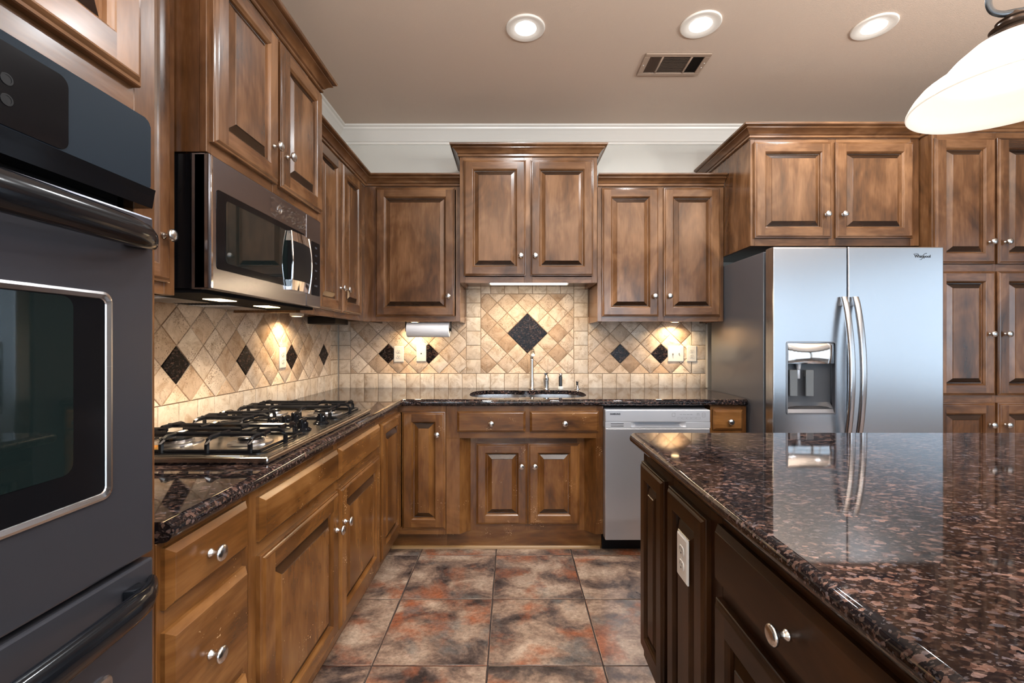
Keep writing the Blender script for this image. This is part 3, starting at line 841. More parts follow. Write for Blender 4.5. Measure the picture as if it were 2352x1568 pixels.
ov = thing('wall_oven', 'stainless double wall oven with black curved handles', 'oven', (-.637, .05, .30), PI / 2)
ow = .747
Z = lambda z: z - .30
mb = MB(); mb.box(.02, ow - .03, .038, .55, Z(.31), Z(1.64)); mb.build('oven_body', BLACKS, ov)
mb = MB(); mb.prism([(x, z) for x, z in rrect(0, ow - .006, Z(1.518), Z(1.646), .012)], 'y', 0, .034, .002)
cpn = mb.build('control_panel', BLUEBLK, ov)
mb = MB(); mb.prism(rrect(.15, .593, Z(1.528), Z(1.633), .014), 'y', -.0012, .0, 0); mb.build('display_glass', BLACK, cpn)
for kz in (1.561, 1.587):
    mb = MB(); mb.lathe([(.0075, 0), (.0075, .0008), (.0055, .0008), (.0055, .0004)], 20, Matrix.Translation((.514, -.0012, Z(kz))) @ Matrix.Rotation(PI / 2, 4, 'X')); mb.build('touch_button', BLACKS, cpn)
mb = MB(); mb.prism([(-.006, Z(1.524)), (.034, Z(1.524)), (.034, Z(1.492)), (.0, Z(1.492)), (-.003, Z(1.512))], 'x', -.002, ow - .002, .001); mb.build('vent_lip', BLACK, ov)
def oven_door(z0, z1, wz0, wz1, hz):
    d = thing_part('oven_door', ov)
    mb = MB(); mb.box(0, ow, -.0, .034, Z(z0), Z(z1), .004, 2)
    dd = mb.build('oven_door', STEELD, ov)
    wx0, wx1 = .085, ow - .085
    mb = MB()
    A = rrect(wx0, wx1, Z(wz0), Z(wz1), .016); Bq = rrect(wx0 + .004, wx1 - .004, Z(wz0) + .004, Z(wz1) - .004, .013); Cq = rrect(wx0 + .010, wx1 - .010, Z(wz0) + .010, Z(wz1) - .010, .010); Dq = rrect(wx0 + .011, wx1 - .011, Z(wz0) + .011, Z(wz1) - .011, .009)
    mb.rings([[(x, .0, z) for x, z in A], [(x, -.003, z) for x, z in A], [(x, -.0045, z) for x, z in Bq], [(x, -.0025, z) for x, z in Cq], [(x, -.0005, z) for x, z in Dq]])
    mb.build('window_frame', STEEL, dd)
    mb = MB(); mb.prism(Dq, 'y', -.0007, -.0002); g = mb.build('oven_window', BLACK, dd)
    mb = MB(); mb.prism(rrect(wx0 + .062, wx1 - .062, Z(wz0) + .055, Z(wz1) - .012, .016), 'y', -.0012, -.0007); mb.build('glass_pane', GLASSBLK, dd)
    # bowed handle
    n = 24; rs = []
    for i in range(n + 1):
        t = i / n; x = .012 + (ow - .024) * t
        s_ = min(t, 1 - t); e = min(1, s_ / .10); bow = math.sin(PI * t)
        out = .008 + .030 * math.sin(PI / 2 * e) + .024 * bow
        hh2 = .0215 * (0.55 + .45 * e) + .004 * bow
        rs.append([(x, -out + .017 * math.cos(a) * (.6 + .4 * e), Z(hz) + hh2 * math.sin(a)) for a in [2 * PI * k / 14 for k in range(14)]])
    mb = MB(); mb.rings(rs, True, True, True)
    for xx in (.05, ow - .05): mb.box(xx - .016, xx + .016, -.034, 0, Z(hz) - .011, Z(hz) + .011, .004)
    mb.build('handle', HANDLEB, dd, smooth=45)
    return dd
def thing_part(n, p): return None
STEELD = steel('oven_steel', (.085, .088, .106), .30, 'x', .02, .7)
oven_door(.886, 1.476, 1.011, 1.334, 1.428)
oven_door(.312, .876, .44, .736, .838)

# ---------------------------------------------------------------- microwave
mw = thing('microwave', 'stainless over the range microwave with black window hung above cooktop', 'microwave', (-.882, 1.3045, 1.410), PI / 2)
ww = .762; mh = .396
Zm = lambda z: z - 1.410
mb = MB(); mb.box(.002, ww - .002, .05, .398, 0.002, mh - .002); mb.box(.0, .004, .05, .056, 0, mh); mb.build('microwave_body', BLACK, mw)
mb = MB(); mb.box(.0, .004, .012, .05, 0, mh, .001); mb.box(.0, .002, .052, .054, .02, mh - .02); mb.build('side_trim', MWSTEEL, mw)
mb = MB(); mb.box(0, .618, 0, .045, 0, mh, .004, 2); dd = mb.build('microwave_door', MWSTEEL, mw)
A = rrect(.034, .60, Zm(1.474), Zm(1.712), .010)
mb = MB(); mb.prism(A, 'y', -.0015, 0); mb.build('door_window', BLACK, dd)
mb = MB(); mb.prism(rrect(.075, .46, Zm(1.497), Zm(1.69), .012), 'y', -.0022, -.0015); mb.build('inner_window', GLASSBLK, dd)
mb = MB(); mb.box(.006, .016, -.0025, 0, .004, mh - .004, .002); mb.build('edge_strip', CHROME, dd)
# handle: bowed chrome side rails, black grip between them, chrome end caps
hx0, hx1, hz0, hz1 = .462, .612, Zm(1.462), Zm(1.694)
n = 18; rs = []; rl = []; rr_ = []
for i in range(n + 1):
    t = i / n; z = hz0 + (hz1 - hz0) * t; b_ = math.sin(PI * t); e = .007 * b_
    o_ = -.014 - .010 * b_; xm2 = (hx0 + hx1) / 2
    rs.append([(hx0 - e, 0, z), (hx0 - e, o_ + .004, z), (hx0 - e + .004, o_, z), (xm2, o_ - .010, z), (hx1 + e - .004, o_, z), (hx1 + e, o_ + .004, z), (hx1 + e, 0, z)])
    rl.append((hx0 - e, o_ + .002, z)); rr_.append((hx1 + e, o_ + .002, z))
mb = MB(); mb.rings(rs[3:-3], True, True, True, 0)
for q in (rs[:4], rs[-4:]): mb.rings(q, True, True, True, 1)
mb.tube(rl, .0042, 8, True, 1); mb.tube(rr_, .0052, 8, True, 1)
mb.build('handle', [BLACKS, CHROME], dd, smooth=30)
mb = MB(); mb.box(.6205, ww, 0, .045, 0, mh, .004, 2); cp_ = mb.build('control_panel', MWSTEEL, mw)
mb = MB(); mb.prism(rrect(.668, ww - .012, Zm(1.462), Zm(1.700), .008), 'y', -.0015, 0); kp = mb.build('keypad', BLACK, cp_)
for r_, bodyt in enumerate(('TIME', '1 2 3', '4 5 6', '7 8 9', '0', 'START')):
    text(bodyt, 'key_lettering', .011, INK if r_ != 1 else INK, kp, (.709, -.0018, Zm(1.675 - .034 * r_)), ext=.0002)
mb = MB(); mb.lathe([(.0165, 0), (.0165, .002), (.0135, .0028), (.0125, .0016), (.0005, .0016)], 28, Matrix.Translation((.397, 0, Zm(1.756))) @ Matrix.Rotation(PI / 2, 4, 'X')); bd = mb.build('badge', NICKEL, dd)
text('ge', 'badge_lettering', .017, INK, bd, (.397, -.0021, Zm(1.757)), ext=.0004, shear=.3)
# loose protective film on the door top
mb = MB(); nx, nz = 22, 10; random.seed(3)
G = [[mb.v((.345 + .265 * i / nx - (.02 * random.random() if i in (0, nx) else 0), -.002 - .004 * random.random() - (.012 * (i / nx) ** 6) * random.random(), Zm(1.722) + .062 * j / nz + .012 * (random.random() - .5 if j in (0, nz) else 0))) for j in range(nz + 1)] for i in range(nx + 1)]
for i in range(nx):
    for j in range(nz): mb.f([G[i][j], G[i + 1][j], G[i + 1][j + 1], G[i][j + 1]])
o = mb.build('protective_film', FILM, dd, smooth=0); o['label'] = 'crinkled clear film peeling from the door'
# underside with vents and lamps
mb = MB(); mb.box(.01, ww - .01, .03, .385, -.010, .002, .002); un = mb.build('underside', plain('matt_black', (.008, .008, .009), .85, 0, 0, .1), mw)
mb = MB()
for x0_, x1_ in ((.05, .33), (.43, .71)):
    for k in range(12): mb.box(x0_, x1_, .22 + k * .013, .226 + k * .013, -.013, -.010)
mb.build('vent_grille', DSTEEL, un)
for k, x in enumerate((.235, .53)):
    mb = MB(); mb.box(x - .045, x + .045, .09, .15, -.0125, -.010, .001); mb.build('hood_lamp', LAMPH, un)
    area('hood_light', (x, .13, -.016), (0, 0, 0), .08, .05, 1.7, (1.0, .80, .56), spread=105, parent=mw)

# ---------------------------------------------------------------- cooktop
ck = thing('gas_cooktop', 'stainless five burner gas cooktop with black grates set on the counter', 'cooktop', (-.678, 1.247, CT + .0005), PI / 2)
cw, cd = .913, .530
mb = MB(); mb.box(0, cw, 0, cd, 0, .018, .005, 2); mb.box(.012, cw - .012, .014, cd - .012, .018, .020, .001)
mb.build('cooktop_plate', WARMSTEEL, ck)
wells = [(.030, .318, .030, cd - .03), (.330, .583, .235, cd - .03), (.595, .883, .030, cd - .03)]
for a, b, e, f in wells:
    mb = MB()
    o_ = rrect(a, b, e, f, .03); i_ = rrect(a + .012, b - .012, e + .012, f - .012, .025)
    mb.rings([[(x, y, .0202) for x, y in o_], [(x, y, .0225) for x, y in o_], [(x, y, .0225) for x, y in i_], [(x, y, .0206) for x, y in i_]], True, False, False, 0)
    mb.f([mb.v((x, y, .0207)) for x, y in i_], 1)
    mb.build('burner_well', [IRON, WARMSTEEL], ck)
burners = [(.174, .150, .036), (.174, .385, .044), (.457, .375, .052), (.739, .150, .044), (.739, .385, .036)]
for x, y, r in burners:
    mb = MB(); mb.lathe([(r + .03, .0205), (r + .026, .025), (r + .004, .027), (r, .034), (r * .95, .034)], 28, Matrix.Translation((x, y, 0)), mi=1)
    mb.lathe([(r * .95, .034), (r, .036), (r, .041), (r * .9, .0435), (.001, .044)], 28, Matrix.Translation((x, y, 0)), mi=0)
    mb.build('burner', [IRON, DSTEEL], ck)
def finger(mb, a, b, ztop=.062, r=.0062, foot0=True, foot1=True):
    a, b = Vector((a[0], a[1], ztop)), Vector((b[0], b[1], ztop)); d = (b - a).normalized(); pts = []
    if foot0: pts += [a + Vector((0, 0, -.040)), a + Vector((0, 0, -.016)), a + d * .006 + Vector((0, 0, -.005)), a + d * .018]
    else: pts += [a]
    if foot1: pts += [b - d * .018, b - d * .006 + Vector((0, 0, -.005)), b + Vector((0, 0, -.016)), b + Vector((0, 0, -.040))]
    else: pts += [b]
    mb.tube(pts, r, 6, True, None, (1.0, 1.25), (0, 0, 1) if abs(d.z) < .5 else (1, 0, 0))
for gi, (a, b, e, f) in enumerate(wells):
    mb = MB(); bs_ = [q for q in burners if a < q[0] < b]
    xm0 = (a + b) / 2
    # two lines of fingers across, broken over the burners
    ys = [e + .045, e + (f - e) * .36, e + (f - e) * .64, f - .045] if len(bs_) > 1 else [e + .05, f - .05]
    for y in ys:
        q = min(bs_, key=lambda q: abs(q[1] - y)); gap = .030 if abs(q[1] - y) < .09 else 0
        if gap: finger(mb, (a + .012, y), (q[0] - gap, y), foot1=False); finger(mb, (q[0] + gap, y), (b - .012, y), foot0=False)
        else: finger(mb, (a + .012, y), (b - .012, y))
    finger(mb, (xm0, e + .010), (xm0, bs_[0][1] - .03), foot1=False)
    if len(bs_) > 1: finger(mb, (xm0, bs_[0][1] + .03), (xm0, bs_[1][1] - .03), foot0=False, foot1=False)
    finger(mb, (xm0, bs_[-1][1] + .03), (xm0, f - .010), foot0=False)
    for x in (a + .070, b - .070): finger(mb, (x, ys[0] - .012), (x, ys[-1] + .012), foot0=False, foot1=False)
    mb.tube([(a + .014, e + .02, .026), (b - .014, e + .02, .026), (b - .014, f - .02, .026), (a + .014, f - .02, .026), (a + .014, e + .02, .026)], .0045, 6)
    mb.build('grate', IRON, ck, smooth=40)
for X, Y in ((-.862, 1.622), (-.853, 1.690), (-.855, 1.768), (-.757, 1.622), (-.748, 1.760)):
    x, y = Y - 1.247, -(X + .678)
    mb = MB(); mb.lathe([(.030, .0203), (.030, .024), (.025, .0275), (.022, .031), (.020, .032)], 24, Matrix.Translation((x, y, 0)))
    mb.box(x - .019, x + .019, y - .0085, y + .0085, .030, .064, .005, 3)
    mb.lathe([(.0195, .031), (.0185, .048), (.0155, .051), (.001, .0515)], 20, Matrix.Translation((x, y, 0)))
    mb.build('control_knob', BLACK, ck, smooth=40)
sp = MB(); sp.lathe([(.001, .0), (.016, .001), (.020, .006), (.0205, .013), (.019, .013), (.017, .006), (.001, .003)], 24)
o = sp.build('spoon_rest', OAKBALL); o.location = (-1.050, 1.315, CT + .0212); tag(o, 'small orange dish on the cooktop beside the oven', 'dish')

# ---------------------------------------------------------------- sink and taps
sk = thing('kitchen_sink', 'double bowl stainless undermount sink in the granite counter', 'sink', (0, 0, 0))
def bowl(x0, x1, y0, y1, name):
    mb = MB(); n = 40; rs = []
    cx0, cy0, a, b = (x0 + x1) / 2, (y0 + y1) / 2, (x1 - x0) / 2, (y1 - y0) / 2
    for k, z in ((1.0, CT - .0285), (.99, .85), (.975, .74), (.955, .712), (.90, .700), (.12, .697)):
        r = []
        for i in range(n):
            t = 2 * PI * i / n; c_, s_ = math.cos(t), math.sin(t)
            r.append((cx0 + a * k * math.copysign(abs(c_) ** .45, c_), cy0 + b * k * math.copysign(abs(s_) ** .45, s_), z))
        rs.append(r)
    mb.rings(rs, True, False, True)
    o = mb.build(name, STEEL, sk, smooth=45)
    return rs[0]
r1 = bowl(-.278, .094, 2.722, 3.150, 'bowl'); r2 = bowl(.112, .481, 2.722, 3.150, 'bowl')
mb = MB(); out = [(p[0], p[1]) for p in sink_outline(.035)]
loops = [[Vector((x, y, CT - .0286)) for x, y in out], [Vector((p[0], p[1], CT - .0286)) for p in reversed(r1)], [Vector((p[0], p[1], CT - .0286)) for p in reversed(r2)]]
vs = [mb.v(p) for l in loops for p in l]
for t in tessellate_polygon(loops): mb.f([vs[i] for i in t])
mb.build('sink_flange', STEEL, sk)
for x in (-.09, .30):
    mb = MB(); mb.lathe([(.001, .700), (.034, .700), (.040, .7025), (.042, .7005)], 24, Matrix.Translation((x, 2.935, 0))); mb.build('drain', CHROME, sk)
fy = 3.235
fa = thing('kitchen_faucet', 'tall brushed nickel faucet with spout over the sink', 'faucet', (.143, fy, CT + .0005))
mb = MB(); mb.lathe([(.026, 0), (.026, .004), (.020, .010), (.0185, .012), (.0185, .045), (.0165, .052), (.0135, .085), (.0130, .17), (.0125, .215)], 24)
mb.build('faucet_body', NICKEL, fa, smooth=40)
pts = [(0, 0, .205), (0, -.004, .232), (0, -.018, .256), (0, -.045, .272), (0, -.085, .280), (0, -.125, .279), (0, -.160, .268), (0, -.180, .250)]
mb = MB(); mb.tube(pts, [.0125, .0128, .0130, .0132, .0134, .0138, .0142, .0140], 16); mb.build('spout', NICKEL, fa, smooth=50)
mb = MB(); mb.lathe([(.0128, .205), (.0155, .207), (.0155, .214), (.0128, .216)], 24); mb.build('collar', CHROME, fa)
fh = thing('faucet_handle', 'squat brushed nickel faucet lever with dark forked top beside the faucet', 'faucet handle', (.246, fy, CT + .0005))
mb = MB(); mb.lathe([(.026, 0), (.026, .003), (.0215, .008), (.0205, .055), (.0225, .070), (.0215, .080), (.016, .095), (.011, .103)], 24); mb.build('handle_base', NICKEL, fh, smooth=40)
mb = MB(); mb.tube([(0, 0, .098), (-.003, -.004, .106), (-.009, -.016, .111), (-.010, -.045, .112)], [.009, .009, .007, .006], 10); mb.tube([(0, 0, .098), (.004, -.004, .106), (.011, -.006, .116)], [.007, .005, .003], 8)
mb.lathe([(.0055, 0), (.0055, .002), (.003, .003)], 14, Matrix.Translation((0, -.0215, .074)) @ Matrix.Rotation(PI / 2, 4, 'X')); mb.build('lever', BRONZE, fh, smooth=40)
sd = thing('soap_dispenser', 'slim dark soap dispenser with pale base and chrome ball top beside the sink', 'soap dispenser', (.350, fy, CT + .0005))
mb = MB(); mb.lathe([(.020, 0), (.021, .006), (.018, .016), (.013, .019)], 24); o = mb.build('base', WHITEP, sd)
mb = MB(); mb.lathe([(.0125, .018), (.0125, .088), (.011, .091)], 20); mb.build('pump_body', BRONZE, sd)
mb = MB(); mb.lathe([(.004, .090), (.0115, .094), (.0135, .103), (.0115, .111), (.004, .115), (.001, .1155)], 20); mb.build('ball_top', CHROME, sd, smooth=60)
ag = thing('side_sprayer', 'short chrome sprayer with dark nozzle at the end of the taps', 'sprayer', (.470, fy, CT + .0005))
mb = MB(); mb.lathe([(.024, 0), (.024, .003), (.016, .006), (.013, .012), (.012, .024), (.008, .028)], 22); mb.build('base', CHROME, ag)
mb = MB(); mb.lathe([(.007, .026), (.008, .034), (.006, .044), (.0085, .050), (.004, .052)], 16); mb.box(-.009, -.004, -.003, .003, .044, .056, .001); mb.box(.004, .009, -.003, .003, .044, .054, .001); mb.build('nozzle', BRONZE, ag)

# ---------------------------------------------------------------- dishwasher
DWSTEEL = steel('dishwasher_steel', (.56, .575, .62), .30, 'z', .02, .78)
dw = thing('dishwasher', 'stainless dishwasher with pocket handle under the counter', 'dishwasher', (.5425, 2.61, 0))
ww = .611
mb = MB(); mb.box(.006, ww - .006, .06, .64, .08, .868); mb.build('dishwasher_body', BLACKS, dw)
mb = MB(); mb.box(.004, ww - .03, .11, .13, .001, .10); mb.build('toe_panel', BLACKS, dw)
mb = MB(); mb.box(0, ww, 0, .055, .101, .7515, .004, 2); mb.build('door_panel', DWSTEEL, dw)
zc, zh = .7885, .7525
mb = MB(); mb.box(0, ww, -.002, .055, zc, .859, .004, 2)
cpx = mb.build('control_panel', LGREY, dw)
mb = MB()
a, b, z0_, z1_ = .15, .44, zh + .004, zc
mb.box(0, a, -.002, .055, zh, zc, .001, 1); mb.box(b + .03, ww, -.002, .055, zh, zc, .001, 1); mb.box(a, b + .03, .040, .055, zh, zc)
# scooped pocket
n = 16; rs = []
for i in range(n + 1):
    t = i / n; x = a + (b + .03 - a) * t; e = max(0, min(1, min(t, 1 - t) / .16)); e = e * e * (3 - 2 * e)
    dpt = .034 * e
    rs.append([(x, -.002, zh), (x, -.004, zh + .006), (x, -.002 + dpt * .5, zh + .008), (x, -.002 + dpt, zh + .018), (x, -.002 + dpt, zc)])
mb.rings(rs, False)
mb.build('handle_pocket', LGREY, dw, smooth=40, recalc=True)
mb = MB()
for z in (.7655, .7785): mb.box(.032, .107, -.0026, -.0018, z - .0017, z + .0017)
mb.build('vent_slot', DARKHOLE, dw)
text('SAMSUNG', 'lettering', .0125, INKD, cpx, (.058, -.0024, .835), ext=.0003, sx=1.05, bold=.0006)
mb = MB()
def outl(mb, x0, x1, z0, z1, r=.003, t=.0012, y=-.0026):
    A = rrect(x0, x1, z0, z1, r, 4); Bq = rrect(x0 + t, x1 - t, z0 + t, z1 - t, max(r - t, .0005), 4)
    mb.rings([[(x, y, z) for x, z in A], [(x, y, z) for x, z in Bq]])
outl(mb, .388, .407, .820, .842); outl(mb, .563, .582, .818, .842)
for k in range(5): outl(mb, .418 + .0275 * k, .443 + .0275 * k, .806, .817, .003, .0008)
mb.build('button_outlines', INK, cpx)
text('Power   Delicate   Heavy   Delay', 'button_lettering', .0055, INK, cpx, (.470, -.0024, .833), ext=.0002)
text('Sanitize', 'button_lettering', .005, INK, cpx, (.540, -.0024, .838), ext=.0002)
text('Child lock', 'button_lettering', .005, INK, cpx, (.540, -.0024, .830), ext=.0002)
text('Start', 'button_lettering', .0055, INK, cpx, (.5725, -.0024, .830), ext=.0002)

# ---------------------------------------------------------------- refrigerator
fr_ = thing('refrigerator', 'stainless side by side refrigerator with ice and water dispenser', 'refrigerator', (1.410, 2.42, 0))
fw = .921; ft = 1.768
mb = MB(); mb.box(.0, fw, .095, .755, .03, ft - .008, .004, 2); mb.build('refrigerator_body', FSIDE, fr_)
mb = MB(); mb.box(.02, fw - .02, .075, .095, .06, ft - .03); mb.build('door_gasket', BLACKS, fr_)
mb = MB(); mb.box(.02, fw - .02, .10, .70, .001, .03); mb.box(.03, fw - .03, .06, .10, .01, .055); mb.build('base_grille', BLACKS, fr_)
def fdoor(x0, x1, hole=None):
    mb = MB(); z0, z1 = .062, ft
    if not hole: mb.box(x0, x1, 0, .075, z0, z1, .006, 3)
    else:
        a, b, e, f = hole
        mb.box(x0, x1, .045, .075, z0, z1, .004)
        # front skin with an opening: four boxes
        outer = rrect(x0, x1, z0, z1, .005, 3); inner = rrect(a, b, e, f, .010, 5)
        loops = [[Vector((x, 0, z)) for x, z in rrect(x0 + .005, x1 - .005, z0 + .005, z1 - .005, .004, 3)], [Vector((x, 0, z)) for x, z in reversed(inner)]]
        vs = [mb.v(p) for l in loops for p in l]
        for t in tessellate_polygon(loops): mb.f([vs[i] for i in t])
        mb.rings([[(x, .0, z) for x, z in rrect(x0 + .005, x1 - .005, z0 + .005, z1 - .005, .004, 3)], [(x, .0018, z) for x, z in rrect(x0 + .0015, x1 - .0015, z0 + .0015, z1 - .0015, .005, 3)], [(x, .006, z) for x, z in outer], [(x, .05, z) for x, z in outer]])
        mb.rings([[(x, 0, z) for x, z in inner], [(x, .05, z) for x, z in inner]])
        bmesh.ops.remove_doubles(mb.bm, verts=mb.bm.verts, dist=1e-5)
    return mb.build('refrigerator_door', FRIDGE, fr_, smooth=30)
FRIDGE = steel('fridge_steel', (.51, .535, .57), .25, 'x', .02)
hole = (.0725, .3355, .865, 1.255)
dL = fdoor(.0, .3985, hole); dR = fdoor(.4035, fw)
def fhandle(parent, x):
    n = 26; rs = []; z0, z1 = .66, 1.497
    for i in range(n + 1):
        t = i / n; z = z0 + (z1 - z0) * t; bow = math.sin(PI * t) ** .75
        y = -.012 - .058 * bow
        hw = .0155; hd = .011
        rs.append([(x + hw * math.copysign(abs(math.cos(a)) ** .6, math.cos(a)), y + hd * math.copysign(abs(math.sin(a)) ** .6, math.sin(a)), z) for a in [2 * PI * k / 16 for k in range(16)]])
    mb = MB(); mb.rings(rs, True, True, True)
    mb.box(x - .011, x + .011, -.016, 0, z0, z0 + .05, .003); mb.box(x - .011, x + .011, -.016, 0, z1 - .05, z1, .003)
    return mb.build('handle', STEELV, parent, smooth=45)
fhandle(dL, .372); fhandle(dR, .432)
a, b, e, f = hole
ds = MB()
A = rrect(a - .003, b + .003, e - .003, f + .003, .012); Bq = rrect(a + .004, b - .004, e + .004, f - .004, .009)
ds.rings([[(x, -.0005, z) for x, z in A], [(x, -.003, z) for x, z in A], [(x, -.003, z) for x, z in Bq], [(x, .02, z) for x, z in Bq]])
dsp = ds.build('dispenser_bezel', DSTEEL, dL)
mb = MB(); mb.box(a, b, .040, .044, e, f - .10)
rs = []
for i in range(9):
    t = i / 8; x = a + .004 + (b - a - .008) * t; q = .012 + .026 * math.sin(PI * t) ** .6
    rs.append([(x, .006, e + .004), (x, q, e + .03), (x, .038, e + .06), (x, .039, f - .125)])
mb.rings(rs, False)
mb.build('dispenser_recess', GREYP, dL)
mb = MB()
n = 12; rs = []
for i in range(n + 1):
    t = i / n; x = a + .005 + (b - a - .016) * t; bow = math.sin(PI * t)
    rs.append([(x, .018, f - .117), (x, -.004 - .004 * bow, f - .117), (x, -.006 - .007 * bow, f - .085), (x, -.004 - .004 * bow, f - .02), (x, 0, f - .008), (x, .018, f - .008)])
mb.rings(rs, True, True, True); cpd = mb.build('control_cover', CHROME, dL, smooth=35)
mb = MB(); outl(mb, a + .04, b - .035, f - .101, f - .093, .002, .0009, -.0145)
for k in range(1, 6): mb.box(a + .04 + .0313 * k, a + .0406 + .0313 * k, -.0145, -.0140, f - .101, f - .093)
mb.build('button_strip', INKD, cpd)
for x in (a + .040, a + .127):
    mb = MB(); mb.box(x - .021, x + .021, .002, .012, e + .096, e + .238, .003); mb.box(x - .010, x + .010, .012, .040, e + .20, e + .236); mb.build('paddle', PADDLE, dL)
mb = MB(); mb.lathe([(.014, 0), (.010, -.03), (.006, -.034)], 16, Matrix.Translation((a + .075, .018, f - .118))); mb.box(a + .068, a + .082, .014, .024, f - .20, f - .14, .002); mb.build('water_spout', LGREY, dL)
mb = MB(); mb.prism([(.0, e + .006), (.036, e + .006), (.036, e + .040), (.006, e + .026)], 'x', a + .006, b - .006, .001); mb.build('drip_tray', DSTEEL, dL)
lx, lz = .8056, 1.716
lg = text('Whirlpool', 'logo', .0215, INKD, dR, (lx, -.0006, lz), ext=.0004, sx=.96, bold=.0003)
mb = MB()
pts = [(lx - .018 + .05 * t * 1.0 - .004, -.0008, lz - .019 + .034 * (t ** 1.0) + .004 * math.sin(6 * t)) for t in [k / 12 for k in range(13)]]
mb.tube([(lx - .016, -.0008, lz - .018), (lx - .009, -.0008, lz - .017), (lx - .001, -.0008, lz - .011), (lx + .003, -.0008, lz + .001), (lx + .004, -.0008, lz + .008), (lx + .012, -.0008, lz + .014), (lx + .020, -.0008, lz + .017), (lx + .022, -.0008, lz + .013)], [.0006, .0012, .0014, .0009, .0009, .0014, .0012, .0005], 6)
rg = [(lx - .035 + .012 * math.cos(q), -.0008, lz + .0115 + .0035 * math.sin(q)) for q in [2 * PI * k / 20 for k in range(21)]]
mb.tube(rg, .0009, 6, False); mb.build('logo_swirl', INKD, dR)

# ---------------------------------------------------------------- outlets and plates
PLATE = 'white wall plates'
def plate(name, label, cat, loc, rz, kind, w=.073):
    t = thing(name, label, cat, loc, rz, PLATE)
    mb = MB(); h = .118
    mb.rings([[(x, 0, z) for x, z in rrect(-w / 2, w / 2, -h / 2, h / 2, .003, 3)], [(x, -.003, z) for x, z in rrect(-w / 2, w / 2, -h / 2, h / 2, .003, 3)], [(x, -.0055, z) for x, z in rrect(-w / 2 + .004, w / 2 - .004, -h / 2 + .004, h / 2 - .004, .002, 3)]], True, True, True)
    p = mb.build('wall_plate', WHITEP, t)
    if kind == 'duplex':
        for dz in (.0195, -.0195):
            mb = MB(); c_ = [(.0165 * math.cos(q), max(-.0125, min(.0125, .0165 * math.sin(q)))) for q in [2 * PI * k / 28 for k in range(28)]]
            mb.rings([[(x, -.0054, z + dz) for x, z in c_], [(x, -.0072, z + dz) for x, z in c_]], True, False, True, 0)
            s_ = mb.build('socket', WHITEP2, t)
            mb = MB(); mb.box(-.0075, -.0055, -.0076, -.0070, dz + .001, dz + .009); mb.box(.0055, .0075, -.0076, -.0070, dz + .002, dz + .008)
            mb.lathe([(.0026, 0), (.0026, .0006)], 12, Matrix.Translation((0, -.0070, dz - .006)) @ Matrix.Rotation(PI / 2, 4, 'X')); mb.build('slots', DARKHOLE, s_)
        mb = MB(); mb.lathe([(.003, 0), (.0028, .001), (.001, .0014)], 12, Matrix.Translation((0, -.0055, 0)) @ Matrix.Rotation(PI / 2, 4, 'X')); mb.build('screw', WHITEP2, t)
    elif kind == 'jack':
        mb = MB(); mb.box(-.0045, .0045, -.0062, -.0054, -.004, .004); mb.build('jack', DARKHOLE, t)
        mb = MB()
        for dz in (.042, -.042): mb.lathe([(.003, 0), (.0028, .001), (.001, .0014)], 12, Matrix.Translation((0, -.0055, dz)) @ Matrix.Rotation(PI / 2, 4, 'X'))
        mb.build('screws', WHITEP2, t)
    else:
        for k, dx in enumerate((-.023, .023)):
            mb = MB(); mb.box(dx - .005, dx + .005, -.0062, -.0054, -.012, .012, .0005); s_ = mb.build('switch_slot', WHITEP2, t)
            mb = MB(); mb.prism([(-.0058, -.004), (-.0058, .004), (-.014, .010 if k else -.002), (-.014, .005 if k else -.007)], 'x', dx - .0035, dx + .0035); mb.build('toggle', WHITEP if k else GREYP, s_)
    return t
yw = Y1 - .001 - TT - .0005
pz = 1.257 - (813 - 784) / 310
plate('wall_outlet', 'white double outlet on tiles under the paper towel roll', 'outlet', (pxw(916.5), yw, pz), 0, 'duplex')
plate('phone_jack', 'white phone jack plate on tiles under the paper towel roll', 'wall plate', (pxw(968), yw, pz + .004), 0, 'jack')
plate('light_switch', 'white two toggle switch plate on tiles near the refrigerator', 'switch', (pxw(1551.5), yw, pz + .003), 0, 'switch', .118)
plate('wall_outlet', 'white double outlet beside the switch plate near the refrigerator', 'outlet', (pxw(1588), yw, pz + .003), 0, 'duplex')
plate('wall_outlet', 'white double outlet on the tiled wall behind the cooktop', 'outlet', (X0 + .001 + TT + .0005, 2.512, 1.166), PI / 2, 'duplex')
plate('wall_outlet', 'white double outlet on the dark island side panel', 'outlet', (.482 - .0205, 1.206, .676), -PI / 2, 'duplex')

# ---------------------------------------------------------------- paper towel roll under the cabinet
px_, py_, pz_ = -.565, 3.035, 1.336
pt = thing('paper_towel_roll', 'white paper towel roll hanging under the single door cabinet', 'paper towels', (px_, py_, pz_))
RY = Matrix.Rotation(PI / 2, 4, 'Y')
mb = MB(); mb.lathe([(.020, -.142), (.048, -.142), (.0495, -.139), (.0495, .139), (.048, .142), (.020, .142)], 36, RY, False, False)
mb.build('paper_roll', PAPER, pt, smooth=50)
mb = MB(); mb.lathe([(.0195, -.1425), (.0195, .1425)], 20, RY, False, False); mb.build('core_tube', SHOE, pt)
ph = thing('towel_holder', 'dark paper towel holder screwed under the single door cabinet', 'holder', (px_, py_, pz_))
mb = MB(); mb.tube([(-.148, 0, 0), (.148, 0, 0)], .009, 12)
for sx in (-.152, .152): mb.box(sx - .003, sx + .003, -.012, .012, -.012, 1.411 - pz_, .001)
mb.box(-.155, .155, -.014, .014, 1.4075 - pz_, 1.4115 - pz_)
mb.build('holder_arms', BLACKS, ph)

